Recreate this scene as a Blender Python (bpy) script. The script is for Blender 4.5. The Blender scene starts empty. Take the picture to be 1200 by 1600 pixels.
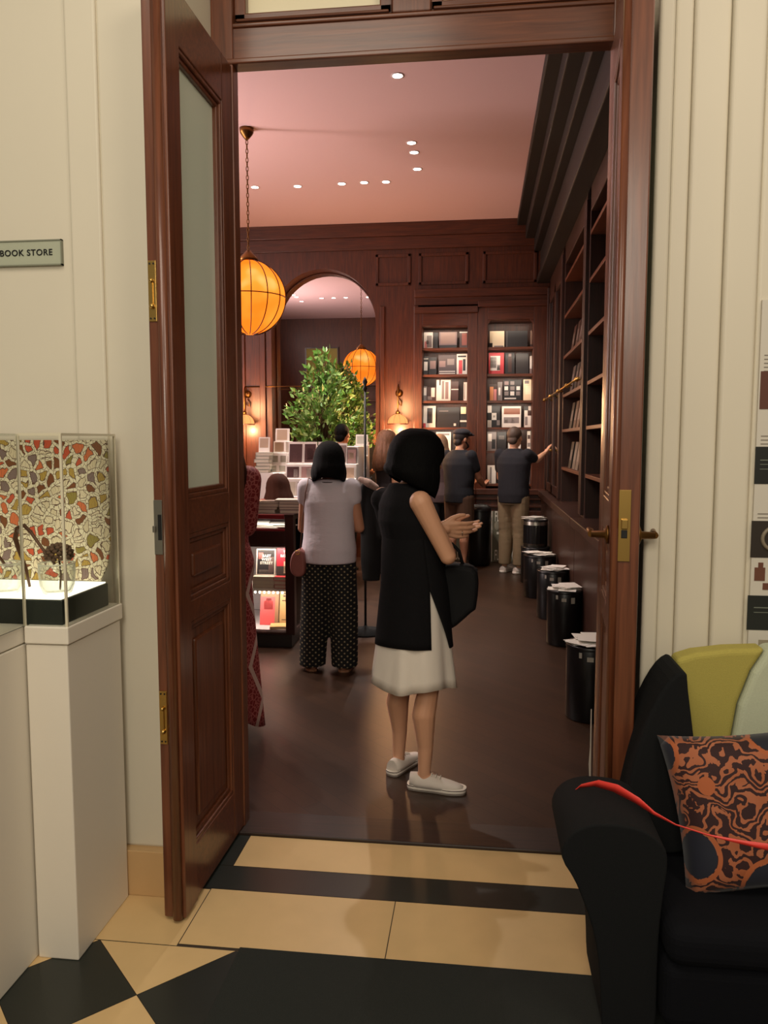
import bpy, bmesh, math, random
from mathutils import Vector, Matrix, Euler
PI = math.pi
S = bpy.context.scene
COL = S.collection

# ------------------------------------------------------------------ camera, world, exposure
cd = bpy.data.cameras.new('camera'); cam = bpy.data.objects.new('camera', cd); COL.objects.link(cam)
cam.location = (0, 0, 1.55)
cam.rotation_euler = (math.radians(90 - 5.144), 0, math.radians(6.924))
cd.sensor_fit = 'VERTICAL'; cd.sensor_height = 36.0; cd.lens = 36.0 * 1222 / 1600
cd.clip_start = 0.05; cd.clip_end = 100
S.camera = cam
S.view_settings.view_transform = 'Standard'; S.view_settings.look = 'None'
S.view_settings.gamma = 1.0; S.view_settings.exposure = 0.0; S.view_settings.use_curve_mapping = False
W = bpy.data.worlds.new('world'); S.world = W; W.use_nodes = True
W.node_tree.nodes['Background'].inputs[0].default_value = (1.0, 0.88, 0.70, 1)
W.node_tree.nodes['Background'].inputs[1].default_value = 0.20
S.cycles.max_bounces = 8; S.cycles.transparent_max_bounces = 16
S.cycles.sample_clamp_indirect = 4.0
S.cycles.use_denoising = True

def lamp(kind, name, loc, energy, color, aim=None, size=0.1, size_y=None, spot=None, blend=0.6):
    d = bpy.data.lights.new(name, kind); d.energy = energy; d.color = color
    if kind == 'AREA':
        d.size = size
        if size_y: d.shape = 'RECTANGLE'; d.size_y = size_y
    else:
        d.shadow_soft_size = size
    if kind == 'SPOT': d.spot_size = math.radians(spot); d.spot_blend = blend
    o = bpy.data.objects.new(name, d); COL.objects.link(o); o.location = loc
    if aim is not None:
        o.rotation_euler = (Vector(aim) - Vector(loc)).to_track_quat('-Z', 'Y').to_euler()
    return o
WARM = (1.0, 0.90, 0.74)
# hall: unseen lamps added for brightness above and behind the camera
lamp('AREA', 'hall_fill_light', (-1.0, 0.5, 3.9), 30, WARM, (-0.9, 1.4, 0), 1.4)
lamp('AREA', 'hall_fill_light', (1.5, 0.2, 3.8), 32, (1.0, 0.85, 0.68), (-0.4, 2.2, 1.2), 1.2)  # added on the right to brighten the left leaf's glass
lamp('AREA', 'hall_fill_light', (-0.3, -1.7, 2.9), 58, WARM, (-0.3, 3.2, 1.0), 1.3)  # added fill through the doorway for the woman in black
# shop: unseen uplight added near the left wall to brighten the ceiling
c_ = lamp('AREA', 'ceiling_fill_light', (-4.7, 6.6, 3.7), 230, (1.0, 0.82, 0.78), (-2.2, 6.6, 4.75), 0.3, 5.0)

# ------------------------------------------------------------------ materials
MATS = {}
def lin(c):
    return tuple(((v/255)/12.92 if v/255 <= 0.04045 else (((v/255)+0.055)/1.055)**2.4) for v in c)
def new_mat(name):
    m = bpy.data.materials.new(name); m.use_nodes = True
    nt = m.node_tree; nt.nodes.clear()
    out = nt.nodes.new('ShaderNodeOutputMaterial')
    return m, nt, out
def mat(name, rgb, rough=0.6, metal=0.0, emit=None, strength=0.0, noise=0.0, nscale=20, bump=0.0, bscale=60, coat=0.0, sheen=0.0, spec=0.5, stretch=(1,1,1)):
    if name in MATS: return MATS[name]
    m, nt, out = new_mat(name)
    b = nt.nodes.new('ShaderNodeBsdfPrincipled'); nt.links.new(b.outputs[0], out.inputs[0])
    c = lin(rgb) + (1,)
    b.inputs['Base Color'].default_value = c
    b.inputs['Roughness'].default_value = rough; b.inputs['Metallic'].default_value = metal
    b.inputs['Coat Weight'].default_value = coat; b.inputs['Sheen Weight'].default_value = sheen
    b.inputs['Specular IOR Level'].default_value = spec
    if emit: b.inputs['Emission Color'].default_value = lin(emit) + (1,); b.inputs['Emission Strength'].default_value = strength
    tc = None
    if noise or bump:
        tc = nt.nodes.new('ShaderNodeTexCoord'); mp = nt.nodes.new('ShaderNodeMapping'); mp.inputs['Scale'].default_value = stretch
        nt.links.new(tc.outputs['Object'], mp.inputs[0])
    if noise:
        n = nt.nodes.new('ShaderNodeTexNoise'); n.inputs['Scale'].default_value = nscale; n.inputs['Detail'].default_value = 5
        nt.links.new(mp.outputs[0], n.inputs['Vector'])
        mx = nt.nodes.new('ShaderNodeMix'); mx.data_type = 'RGBA'
        lo = tuple(v*(1-noise) for v in c[:3]) + (1,); hi = tuple(min(1, v*(1+noise)) for v in c[:3]) + (1,)
        mx.inputs[6].default_value = lo; mx.inputs[7].default_value = hi
        nt.links.new(n.outputs[0], mx.inputs[0]); nt.links.new(mx.outputs[2], b.inputs['Base Color'])
    if bump:
        n2 = nt.nodes.new('ShaderNodeTexNoise'); n2.inputs['Scale'].default_value = bscale; n2.inputs['Detail'].default_value = 4
        nt.links.new(mp.outputs[0], n2.inputs['Vector'])
        bp = nt.nodes.new('ShaderNodeBump'); bp.inputs['Strength'].default_value = bump; bp.inputs['Distance'].default_value = 0.01
        nt.links.new(n2.outputs[0], bp.inputs['Height']); nt.links.new(bp.outputs[0], b.inputs['Normal'])
    MATS[name] = m; return m
def wood(name, dark, light, rough=0.3, coat=0.4, scale=(22, 22, 1.2)):
    if name in MATS: return MATS[name]
    m, nt, out = new_mat(name)
    b = nt.nodes.new('ShaderNodeBsdfPrincipled'); nt.links.new(b.outputs[0], out.inputs[0])
    tc = nt.nodes.new('ShaderNodeTexCoord'); mp = nt.nodes.new('ShaderNodeMapping'); mp.inputs['Scale'].default_value = scale
    n = nt.nodes.new('ShaderNodeTexNoise'); n.inputs['Scale'].default_value = 3.0; n.inputs['Detail'].default_value = 8; n.inputs['Distortion'].default_value = 0.6
    r = nt.nodes.new('ShaderNodeValToRGB'); r.color_ramp.elements[0].position = 0.3; r.color_ramp.elements[1].position = 0.72
    r.color_ramp.elements[0].color = lin(dark) + (1,); r.color_ramp.elements[1].color = lin(light) + (1,)
    nt.links.new(tc.outputs['Object'], mp.inputs[0]); nt.links.new(mp.outputs[0], n.inputs['Vector'])
    nt.links.new(n.outputs[0], r.inputs[0]); nt.links.new(r.outputs[0], b.inputs['Base Color'])
    bp = nt.nodes.new('ShaderNodeBump'); bp.inputs['Strength'].default_value = 0.08; bp.inputs['Distance'].default_value = 0.004
    nt.links.new(n.outputs[0], bp.inputs['Height']); nt.links.new(bp.outputs[0], b.inputs['Normal'])
    b.inputs['Roughness'].default_value = rough; b.inputs['Coat Weight'].default_value = coat; b.inputs['Coat Roughness'].default_value = 0.18
    MATS[name] = m; return m
def emis(name, rgb, strength):
    if name in MATS: return MATS[name]
    m, nt, out = new_mat(name)
    e = nt.nodes.new('ShaderNodeEmission'); e.inputs[0].default_value = (rgb[0], rgb[1], rgb[2], 1); e.inputs[1].default_value = strength
    nt.links.new(e.outputs[0], out.inputs[0]); MATS[name] = m; return m
def glass(name, tint=(1,1,1), refl=0.10, rough=0.0):
    if name in MATS: return MATS[name]
    m, nt, out = new_mat(name)
    t = nt.nodes.new('ShaderNodeBsdfTransparent'); t.inputs[0].default_value = tint + (1,)
    g = nt.nodes.new('ShaderNodeBsdfGlossy'); g.inputs['Roughness'].default_value = rough
    lw = nt.nodes.new('ShaderNodeLayerWeight'); lw.inputs[0].default_value = refl
    mx = nt.nodes.new('ShaderNodeMixShader')
    nt.links.new(lw.outputs['Fresnel'], mx.inputs[0]); nt.links.new(t.outputs[0], mx.inputs[1]); nt.links.new(g.outputs[0], mx.inputs[2])
    nt.links.new(mx.outputs[0], out.inputs[0]); MATS[name] = m; return m
def node_mat(name, build, rough=0.7, spec=0.4, sheen=0.0):
    """build(nt, coord_socket) returns a colour socket"""
    if name in MATS: return MATS[name]
    m, nt, out = new_mat(name)
    b = nt.nodes.new('ShaderNodeBsdfPrincipled'); nt.links.new(b.outputs[0], out.inputs[0])
    b.inputs['Roughness'].default_value = rough; b.inputs['Specular IOR Level'].default_value = spec; b.inputs['Sheen Weight'].default_value = sheen
    tc = nt.nodes.new('ShaderNodeTexCoord')
    nt.links.new(build(nt, tc.outputs['Object']), b.inputs['Base Color'])
    MATS[name] = m; return m
def nd(nt, t, **k):
    n = nt.nodes.new(t)
    for a, v in k.items(): setattr(n, a, v)
    return n
def ramp(nt, sock, stops, const=False):
    r = nd(nt, 'ShaderNodeValToRGB'); cr = r.color_ramp
    if const: cr.interpolation = 'CONSTANT'
    while len(cr.elements) < len(stops): cr.elements.new(0.5)
    for e, (p, c) in zip(cr.elements, stops): e.position = p; e.color = lin(c) + (1,)
    nt.links.new(sock, r.inputs[0]); return r.outputs[0]
def mixc(nt, fac, a, b):
    mx = nd(nt, 'ShaderNodeMix', data_type='RGBA')
    nt.links.new(fac, mx.inputs[0])
    for i, v in ((6, a), (7, b)):
        if isinstance(v, tuple): mx.inputs[i].default_value = lin(v) + (1,)
        else: nt.links.new(v, mx.inputs[i])
    return mx.outputs[2]
def math_(nt, op, a, b=None):
    n = nd(nt, 'ShaderNodeMath', operation=op)
    if op == 'COMPARE': n.inputs[2].default_value = 0.03
    for i, v in enumerate((a, b)):
        if v is None: continue
        if isinstance(v, (int, float)): n.inputs[i].default_value = v
        else: nt.links.new(v, n.inputs[i])
    return n.outputs[0]

CREAM = mat('cream_paint', (214, 206, 186), 0.55, noise=0.03, nscale=3)
WHITE_LAM = mat('white_laminate', (222, 216, 200), 0.4)
WOOD_DOOR = wood('mahogany_door', (82, 42, 24), (118, 66, 40), 0.32, 0.4)
WOOD_DOORX = wood('mahogany_rail', (82, 42, 24), (118, 66, 40), 0.32, 0.4, (1.2, 22, 22))
WOOD_SHOP = wood('mahogany_panelling', (56, 25, 12), (90, 43, 20), 0.45, 0.08)
WOOD_SHOPX = wood('mahogany_moulding', (56, 25, 12), (90, 43, 20), 0.45, 0.08, (1.2, 22, 22))
WALNUT = wood('walnut_casework', (40, 20, 12), (64, 33, 19), 0.45, 0.08)
WOOD_DARK = wood('dark_stained_wood', (38, 18, 14), (58, 27, 20), 0.35, 0.3)
BRASS = mat('polished_brass', (196, 160, 90), 0.28, 1.0)
BRASS_OLD = mat('aged_brass', (120, 84, 44), 0.38, 1.0)
STEEL = mat('brushed_steel', (150, 146, 136), 0.35, 1.0)
BLACK = mat('black_lacquer', (18, 18, 19), 0.35)
BLACK_METAL = mat('black_metal', (14, 13, 13), 0.4)
BEIGE_TILE = mat('beige_marble', (212, 180, 128), 0.34, noise=0.08, nscale=9)
BLACK_TILE = mat('black_marble', (34, 38, 34), 0.3, noise=0.15, nscale=12)
MORTAR = mat('dark_joint', (58, 46, 34), 0.9)
PAPER = mat('white_paper', (226, 222, 212), 0.8)
PAGES = mat('page_block', (206, 196, 176), 0.85)
SKIN = mat('skin_light', (214, 160, 126), 0.5, noise=0.04, nscale=8)
SKIN_TAN = mat('skin_tan', (190, 134, 104), 0.5, noise=0.04, nscale=8)
EYE_DARK = mat('eye_dark', (50, 34, 28), 0.5)  # dark tone of the eye patches
LIPS = mat('lips', (160, 84, 74), 0.5)

# ------------------------------------------------------------------ mesh builder
class MB:
    def __init__(s): s.bm = bmesh.new(); s.mats = []; s.cur = 0
    def m(s, material):
        if material not in s.mats: s.mats.append(material)
        s.cur = s.mats.index(material); return s
    def _f(s, vs, smooth=False):
        try:
            f = s.bm.faces.new(vs); f.material_index = s.cur; f.smooth = smooth
        except ValueError: pass
    def box(s, x0, x1, y0, y1, z0, z1, M=None):
        if x0 > x1: x0, x1 = x1, x0
        if y0 > y1: y0, y1 = y1, y0
        if z0 > z1: z0, z1 = z1, z0
        c = [(x0,y0,z0),(x1,y0,z0),(x1,y1,z0),(x0,y1,z0),(x0,y0,z1),(x1,y0,z1),(x1,y1,z1),(x0,y1,z1)]
        v = [s.bm.verts.new(M @ Vector(p) if M else p) for p in c]
        for q in ((3,2,1,0),(4,5,6,7),(0,1,5,4),(1,2,6,5),(2,3,7,6),(3,0,4,7)): s._f([v[i] for i in q])
        return s
    def prism(s, poly, a, b, axis='y', M=None, smooth=False):
        """poly: 2D outline; axis y -> (x,z) outline; z -> (x,y); x -> (y,z)"""
        def pt(p, t):
            q = {'y': (p[0], t, p[1]), 'z': (p[0], p[1], t), 'x': (t, p[0], p[1])}[axis]
            return M @ Vector(q) if M else q
        A = [s.bm.verts.new(pt(p, a)) for p in poly]; B = [s.bm.verts.new(pt(p, b)) for p in poly]
        n = len(poly)
        s._f(A); s._f(B[::-1])
        for i in range(n): s._f([A[i], B[i], B[(i+1) % n], A[(i+1) % n]], smooth)
        return s
    def lathe(s, prof, c=(0,0,0), n=24, M=None, caps=True, axis='z'):
        rings = []
        for r, z in prof:
            ring = []
            for i in range(n):
                a = 2*PI*i/n
                p = Vector((r*math.cos(a), r*math.sin(a), z))
                if axis == 'y': p = Vector((p.x, p.z, p.y))
                if axis == 'x': p = Vector((p.z, p.x, p.y))
                p = p + Vector(c)
                ring.append(s.bm.verts.new(M @ p if M else p))
            rings.append(ring)
        for a, b in zip(rings, rings[1:]):
            for i in range(n): s._f([a[i], a[(i+1) % n], b[(i+1) % n], b[i]], True)
        if caps: s._f(rings[0][::-1]); s._f(rings[-1])
        return s
    def tube(s, pts, r, n=8, closed=False, M=None):
        pts = [Vector(p) for p in pts]; rings = []
        rr = r if isinstance(r, (list, tuple)) else [r]*len(pts)
        up = Vector((0, 0, 1)); prev = None
        for i, p in enumerate(pts):
            if closed: t = pts[(i+1) % len(pts)] - pts[i-1]
            else: t = pts[min(i+1, len(pts)-1)] - pts[max(i-1, 0)]
            t.normalize()
            if prev is None:
                u = t.orthogonal().normalized()
            else:
                u = (prev - t*prev.dot(t)).normalized()
            prev = u; w = t.cross(u)
            ring = [s.bm.verts.new((M @ q) if M else q) for q in [p + (u*math.cos(2*PI*k/n) + w*math.sin(2*PI*k/n))*rr[i] for k in range(n)]]
            rings.append(ring)
        pairs = list(zip(rings, rings[1:]))
        if closed: pairs.append((rings[-1], rings[0]))
        for a, b in pairs:
            for k in range(n): s._f([a[k], a[(k+1) % n], b[(k+1) % n], b[k]], True)
        if not closed: s._f(rings[0][::-1]); s._f(rings[-1])
        return s
    def ball(s, c, r, n=16, m=10, M=None):
        if isinstance(r, (int, float)): r = (r, r, r)
        c = Vector(c)
        top = c + Vector((0,0,r[2])); bot = c - Vector((0,0,r[2]))
        f = lambda p: s.bm.verts.new(M @ p if M else p)
        rings = []
        for j in range(1, m):
            ph = PI*j/m
            rings.append([f(c + Vector((r[0]*math.sin(ph)*math.cos(2*PI*i/n), r[1]*math.sin(ph)*math.sin(2*PI*i/n), r[2]*math.cos(ph)))) for i in range(n)])
        T = f(top); B = f(bot)
        for i in range(n):
            s._f([T, rings[0][i], rings[0][(i+1) % n]], True); s._f([B, rings[-1][(i+1) % n], rings[-1][i]], True)
        for a, b in zip(rings, rings[1:]):
            for i in range(n): s._f([a[i], b[i], b[(i+1) % n], a[(i+1) % n]], True)
        return s
    def capsule(s, p, rp, q, rq, n=12):
        p, q = Vector(p), Vector(q); d = q - p; L = d.length
        if L < 1e-6: return s.ball(p, rp)
        d.normalize(); u = d.orthogonal().normalized(); w = d.cross(u)
        st = []
        for k in range(1, 4): a = PI/2*k/4; st.append((p - d*rp*math.cos(a), rp*math.sin(a)))
        st.append((p, rp)); st.append((q, rq))
        for k in range(3, 0, -1): a = PI/2*k/4; st.append((q + d*rq*math.cos(a), rq*math.sin(a)))
        rings = [[s.bm.verts.new(c + (u*math.cos(2*PI*k/n) + w*math.sin(2*PI*k/n))*r) for k in range(n)] for c, r in st]
        for a, b in zip(rings, rings[1:]):
            for k in range(n): s._f([a[k], a[(k+1) % n], b[(k+1) % n], b[k]], True)
        A = s.bm.verts.new(p - d*rp); B = s.bm.verts.new(q + d*rq)
        for k in range(n): s._f([A, rings[0][(k+1) % n], rings[0][k]], True); s._f([B, rings[-1][k], rings[-1][(k+1) % n]], True)
        return s
    def rings(s, rs, n=24):
        """closed loft of ellipses: (cx,cy,cz,rx,ry)"""
        R = [[s.bm.verts.new((c[0]+c[3]*math.cos(2*PI*k/n), c[1]+c[4]*math.sin(2*PI*k/n), c[2])) for k in range(n)] for c in rs]
        for a, b in zip(R, R[1:]):
            for k in range(n): s._f([a[k], a[(k+1) % n], b[(k+1) % n], b[k]], True)
        s._f(R[0][::-1]); s._f(R[-1]); return s
    def slit(s, rows, n=40, fold=0.0, nf=7, th0=0.0):
        """open loft; each row (cx,cy,rx,ry,z_fn or z,gap_half). angle 0 = +y, turning to +x"""
        R = []
        for j, rw in enumerate(rows):
            cx, cy, rx, ry, z, g = rw[:6]; o_ = rw[6] if len(rw) > 6 else 0.0
            row = []
            for k in range(n+1):
                th = g + (2*PI - 2*g)*k/n
                a = th + th0 + o_
                t = j/(len(rows)-1)
                f = 1 + fold*t*math.sin(nf*a + 0.7) + fold*0.5*t*math.sin((nf*2-3)*a + 1.9)
                zz = z(a) if callable(z) else z
                row.append(s.bm.verts.new((cx + rx*f*math.sin(a), cy + ry*f*math.cos(a), zz)))
            R.append(row)
        for a, b in zip(R, R[1:]):
            for k in range(n): s._f([a[k], b[k], b[k+1], a[k+1]], True)
        return s
    def mesh(s, name, weld=False):
        if weld: bmesh.ops.remove_doubles(s.bm, verts=s.bm.verts, dist=1e-4)
        bmesh.ops.recalc_face_normals(s.bm, faces=s.bm.faces)
        me = bpy.data.meshes.new(name); s.bm.to_mesh(me); s.bm.free()
        for m in s.mats: me.materials.append(m)
        return me
    def build(s, name, parent=None, bevel=0.0, seg=2, solid=0.0, sub=0, weld=False):
        return link(name, s.mesh(name, weld), parent, bevel, seg, solid, sub)
def link(name, me, parent=None, bevel=0.0, seg=2, solid=0.0, sub=0):
    o = bpy.data.objects.new(name, me); COL.objects.link(o); o.parent = parent
    if solid:
        d = o.modifiers.new('solid', 'SOLIDIFY'); d.thickness = solid; d.offset = 0
    if bevel:
        d = o.modifiers.new('bevel', 'BEVEL'); d.width = bevel; d.segments = seg; d.limit_method = 'ANGLE'; d.angle_limit = math.radians(40)
    if sub:
        d = o.modifiers.new('sub', 'SUBSURF'); d.levels = sub; d.render_levels = sub
    return o
def remesh(mb, name, voxel, smooth=4):
    """one continuous skin over overlapping shapes"""
    mats = list(mb.mats)
    me = mb.mesh(name)
    o = bpy.data.objects.new(name, me); COL.objects.link(o)
    r = o.modifiers.new('r', 'REMESH'); r.mode = 'VOXEL'; r.voxel_size = voxel; r.use_smooth_shade = True
    if smooth:
        q = o.modifiers.new('s', 'SMOOTH'); q.factor = 0.5; q.iterations = smooth
    dg = bpy.context.evaluated_depsgraph_get()
    out = bpy.data.meshes.new_from_object(o.evaluated_get(dg))
    bpy.data.objects.remove(o)
    out.name = name; out.materials.clear()
    for m in mats: out.materials.append(m)
    for p in out.polygons: p.use_smooth = True; p.material_index = 0
    return out
def thing(name, label, cat, loc=(0,0,0), rotz=0.0, group=None):
    o = bpy.data.objects.new(name, None); COL.objects.link(o)
    o.location = loc; o.rotation_euler = (0, 0, rotz); o.empty_display_size = 0.1
    return tag(o, label, cat, group)
def tag(o, label, cat, group=None):
    o['label'] = label; o['category'] = cat
    if group: o['group'] = group
    return o
def struct(o): o['kind'] = 'structure'; return o
def text_mesh(txt, size, material, M, ext=0.001, spacing=1.0, bold=0.0, sx=1.0):
    cu = bpy.data.curves.new('lettering', 'FONT'); cu.body = txt; cu.size = size; cu.extrude = ext; cu.space_character = spacing; cu.offset = bold
    cu.align_x = 'CENTER'; cu.align_y = 'CENTER'
    o = bpy.data.objects.new('lettering', cu); COL.objects.link(o)
    dg = bpy.context.evaluated_depsgraph_get()
    me = bpy.data.meshes.new_from_object(o.evaluated_get(dg)); bpy.data.objects.remove(o)
    me.transform(M @ Matrix.Diagonal((sx, 1, 1, 1))); me.materials.clear(); me.materials.append(material)
    return me
def face_south(x, y, z): return Matrix.Translation((x, y, z)) @ Matrix.Rotation(PI/2, 4, 'X')   # text plane facing -y

# ================================================================== SETTING
# ---- hall floor: border strips, diagonal black and beige tiles
b = MB(); b.m(BEIGE_TILE)
zt = 0.0
def quad(b, pts, m): b.m(m); b._f([b.bm.verts.new((x, y, 0.0)) for x, y in pts])
g = 0.0015
def rect(b, x0, x1, y0, y1, m): quad(b, [(x0+g, y0+g), (x1-g, y0+g), (x1-g, y1-g), (x0+g, y1-g)], m)
rect(b, -0.91, -0.265, 2.20, 2.505, BEIGE_TILE); rect(b, -0.265, 0.45, 2.20, 2.505, BEIGE_TILE); rect(b, 0.45, 1.05, 2.20, 2.505, BEIGE_TILE)
rect(b, -0.88, 0.45, 2.655, 2.878, BEIGE_TILE)
rect(b, -1.06, 0.56, 2.505, 2.655, BLACK_TILE); rect(b, -1.06, -0.88, 2.655, 2.878, BLACK_TILE); rect(b, 0.45, 0.56, 2.655, 2.878, BLACK_TILE)
rect(b, -1.35, -0.91, 2.19, 2.50, BEIGE_TILE); rect(b, -2.4, -1.35, 2.19, 2.50, BEIGE_TILE); rect(b, 1.05, 2.4, 2.20, 2.505, BEIGE_TILE)
d = 0.22
def clip_y(poly, ymax):
    out = []
    for i in range(len(poly)):
        p, q = poly[i], poly[(i+1) % len(poly)]
        if p[1] <= ymax: out.append(p)
        if (p[1] <= ymax) != (q[1] <= ymax):
            t = (ymax-p[1])/(q[1]-p[1]); out.append((p[0]+t*(q[0]-p[0]), ymax))
    return out
for r in range(0, 24):
    for c in range(-8, 8):
        cx = -0.72 + c*0.44 + (0.22 if r % 2 else 0); cy = 1.97 + 0.22 - r*0.22
        k = d - g
        poly = clip_y([(cx+k, cy), (cx, cy+k), (cx-k, cy), (cx, cy-k)], 2.188)
        # row 0 (cy = 2.19) holds the beige half tiles, row 1 (cy=1.97) the black ones
        if len(poly) > 2: quad(b, [(x + 0.22, y) for x, y in poly], BEIGE_TILE if r % 2 == 0 else BLACK_TILE)
quad(b, [(-3, -3), (3, -3), (3, 2.9), (-3, 2.9)], MORTAR)
for v in b.bm.verts[-4:]: v.co.z = -0.002
struct(b.build('floor'))

# ---- shop floor: dark herringbone boards
def herring(nt, co):
    mp = nd(nt, 'ShaderNodeMapping'); mp.inputs['Rotation'].default_value = (0, 0, PI/4); nt.links.new(co, mp.inputs[0])
    br = nd(nt, 'ShaderNodeTexBrick'); br.inputs['Scale'].default_value = 1.0
    br.inputs['Brick Width'].default_value = 0.42; br.inputs['Row Height'].default_value = 0.085; br.inputs['Mortar Size'].default_value = 0.0015
    br.inputs['Color1'].default_value = lin((64, 43, 30)) + (1,); br.inputs['Color2'].default_value = lin((52, 35, 24)) + (1,); br.inputs['Mortar'].default_value = lin((24, 16, 12)) + (1,)
    nt.links.new(mp.outputs[0], br.inputs['Vector'])
    n = nd(nt, 'ShaderNodeTexNoise'); n.inputs['Scale'].default_value = 30; nt.links.new(mp.outputs[0], n.inputs['Vector'])
    return mixc(nt, math_(nt, 'MULTIPLY', n.outputs[0], 0.35), br.outputs[0], (34, 22, 17))
FLOOR_WOOD = node_mat('dark_parquet', herring, 0.34, 0.5)
struct(MB().m(FLOOR_WOOD).box(-5.6, 1.3, 3.05, 11.0, -0.05, 0.0).build('floor'))
struct(MB().m(wood('threshold_oak', (34, 24, 20), (52, 36, 28), 0.4, 0.2, (1.2, 22, 22))).box(-1.02, 0.55, 2.88, 3.06, -0.04, 0.012).build('trim_1', bevel=0.004))

# ---- hall walls left and right of the doorway (stepped pilasters)
YW = 2.45
b = MB().m(CREAM)
b.box(-3.0, -1.0, YW+0.02, 2.95, 0, 4.4)
b.box(-1.32, -1.215, YW+0.008, YW+0.05, 0.16, 4.4)
b.box(-1.215, -1.055, YW+0.016, YW+0.05, 0.16, 4.4)
b.box(-1.055, -1.0, YW+0.010, YW+0.05, 0.16, 4.4)
struct(b.build('wall_left', bevel=0.008, seg=3))
struct(MB().m(mat('beige_stone', (196, 160, 112), 0.4, noise=0.07, nscale=10)).box(-1.40, -1.004, YW-0.018, YW+0.05, 0, 0.16).build('baseboard_left', bevel=0.003))
b = MB().m(CREAM)
b.box(0.55, 3.0, YW+0.03, 2.95, 0, 4.4)
b.box(0.503, 0.549, YW-0.002, YW+0.022, 0.0, 4.4)
b.box(0.549, 0.603, YW+0.012, YW+0.05, 0.0, 4.4)
b.box(0.603, 0.706, YW+0.004, YW+0.05, 0.0, 4.4)
b.box(0.706, 0.800, YW-0.010, YW+0.05, 0.0, 4.4)
b.box(0.800, 3.0, YW-0.006, YW+0.05, 0.0, 4.4)
struct(b.build('wall_right', bevel=0.012, seg=4))
# head of the reveal over the doors
struct(MB().m(CREAM).box(-1.02, 0.57, YW+0.03, 3.2, 3.62, 4.4).build('wall_top'))

# ---- door frame (posts and moulded transom bar) and transom light
b = MB().m(WOOD_DOOR)
b.box(-1.0, -0.918, 2.93, 2.995, 0, 3.62).box(0.448, 0.55, 2.93, 2.995, 0, 3.62).box(-1.12, -1.0, 2.955, 3.2, 0, 3.62).box(0.55, 0.67, 2.955, 3.2, 0, 3.62)
b.m(WOOD_DOORX).box(-1.0, 0.55, 2.95, 3.0, 2.955, 3.09).box(-1.0, 0.55, 2.925, 2.998, 2.935, 2.955).box(-1.0, 0.55, 2.94, 3.0, 3.07, 3.085)
b.box(-1.0, 0.55, 2.95, 3.2, 3.55, 3.62)
b.m(WOOD_DOOR).box(-0.33, -0.19, 2.95, 3.1, 3.09, 3.55)
for x0, x1 in ((-0.918, -0.33), (-0.19, 0.448)):
    b.box(x0, x0+0.045, 2.955, 3.05, 3.09, 3.55).box(x1-0.045, x1, 2.955, 3.05, 3.09, 3.55).m(WOOD_DOORX).box(x0, x1, 2.955, 3.05, 3.09, 3.125).box(x0+.01, x1-.01, 2.94, 3.05, 3.09, 3.1).m(WOOD_DOOR)
struct(b.build('trim_2', bevel=0.005))
w = struct(MB().m(mat('cream_transom_glass', (232, 222, 188), 0.25)).box(-0.88, -0.37, 2.99, 3.0, 3.12, 3.55).box(-0.15, 0.41, 2.99, 3.0, 3.12, 3.55).build('window_1'))

# ---- door leaves
DOORGLASS = mat('frosted_door_glass', (222, 230, 210), 0.16, spec=0.5)
def leaf(name, hinge, free, th, out):
    """hinge/free: inner-face corners (x,y); out = +1 when the body lies to +x of the inner face"""
    hx, hy = hinge; fx, fy = free
    L = math.hypot(hx-fx, hy-fy); ux, uy = (hx-fx)/L, (hy-fy)/L      # from the free edge to the hinge
    nx, ny = (uy, -ux) if (uy*out > 0) else (-uy, ux)
    M = Matrix(((ux, nx, 0, fx), (uy, ny, 0, fy), (0, 0, 1, 0), (0, 0, 0, 1)))   # local x along leaf, y into thickness
    t = th; H = 2.93
    b = MB().m(WOOD_DOOR)
    b.box(0, 0.105, 0, t, 0.012, H, M).box(L-0.125, L, 0.008, t-0.008, 0.012, H, M)
    b.m(WOOD_DOORX)
    for z0, z1 in ((0.012, 0.20), (0.96, 1.03), (1.25, 1.365), (2.76, H)):
        b.box(0.105, L-0.125, 0.008, t-0.008, z0, z1, M)
    # mouldings round the panels and the glass
    b.m(WOOD_DOOR)
    for z0, z1 in ((0.20, 0.96), (1.03, 1.25), (1.365, 2.76)):
        x0, x1 = 0.105, L-0.125
        for i in range(2):
            e = 0.016*i; yy = 0.010+0.008*i
            b.box(x0+e, x0+e+0.016, yy, t-yy, z0+e, z1-e, M).box(x1-e-0.016, x1-e, yy, t-yy, z0+e, z1-e, M)
            b.box(x0+e, x1-e, yy, t-yy, z0+e, z0+e+0.016, M).box(x0+e, x1-e, yy, t-yy, z1-e-0.016, z1-e, M)
    o = struct(b.build(name, bevel=0.004))
    for z0, z1 in ((0.20, 0.96), (1.03, 1.25)):
        x0, x1 = 0.105+0.032, L-0.125-0.032
        q = MB().m(WOOD_DOOR).box(x0, x1, 0.026, t-0.026, z0+.03, z1-.03, M).box(x0+0.035, x1-0.035, 0.016, t-0.016, z0+0.07, z1-0.07, M)
        q.build('raised_panel', o, bevel=0.008)
    MB().m(DOORGLASS).box(0.135, L-0.155, t/2-0.003, t/2+0.003, 1.39, 2.735, M).build('glass_pane', o)
    return o, M, L
dl, ML, LL = leaf('door_1', (-0.915, 2.945), (-0.926, 2.31), 0.074, -1)
dr, MR, LR = leaf('door_2', (0.440, 2.945), (0.378, 2.31), 0.082, 1)
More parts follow.
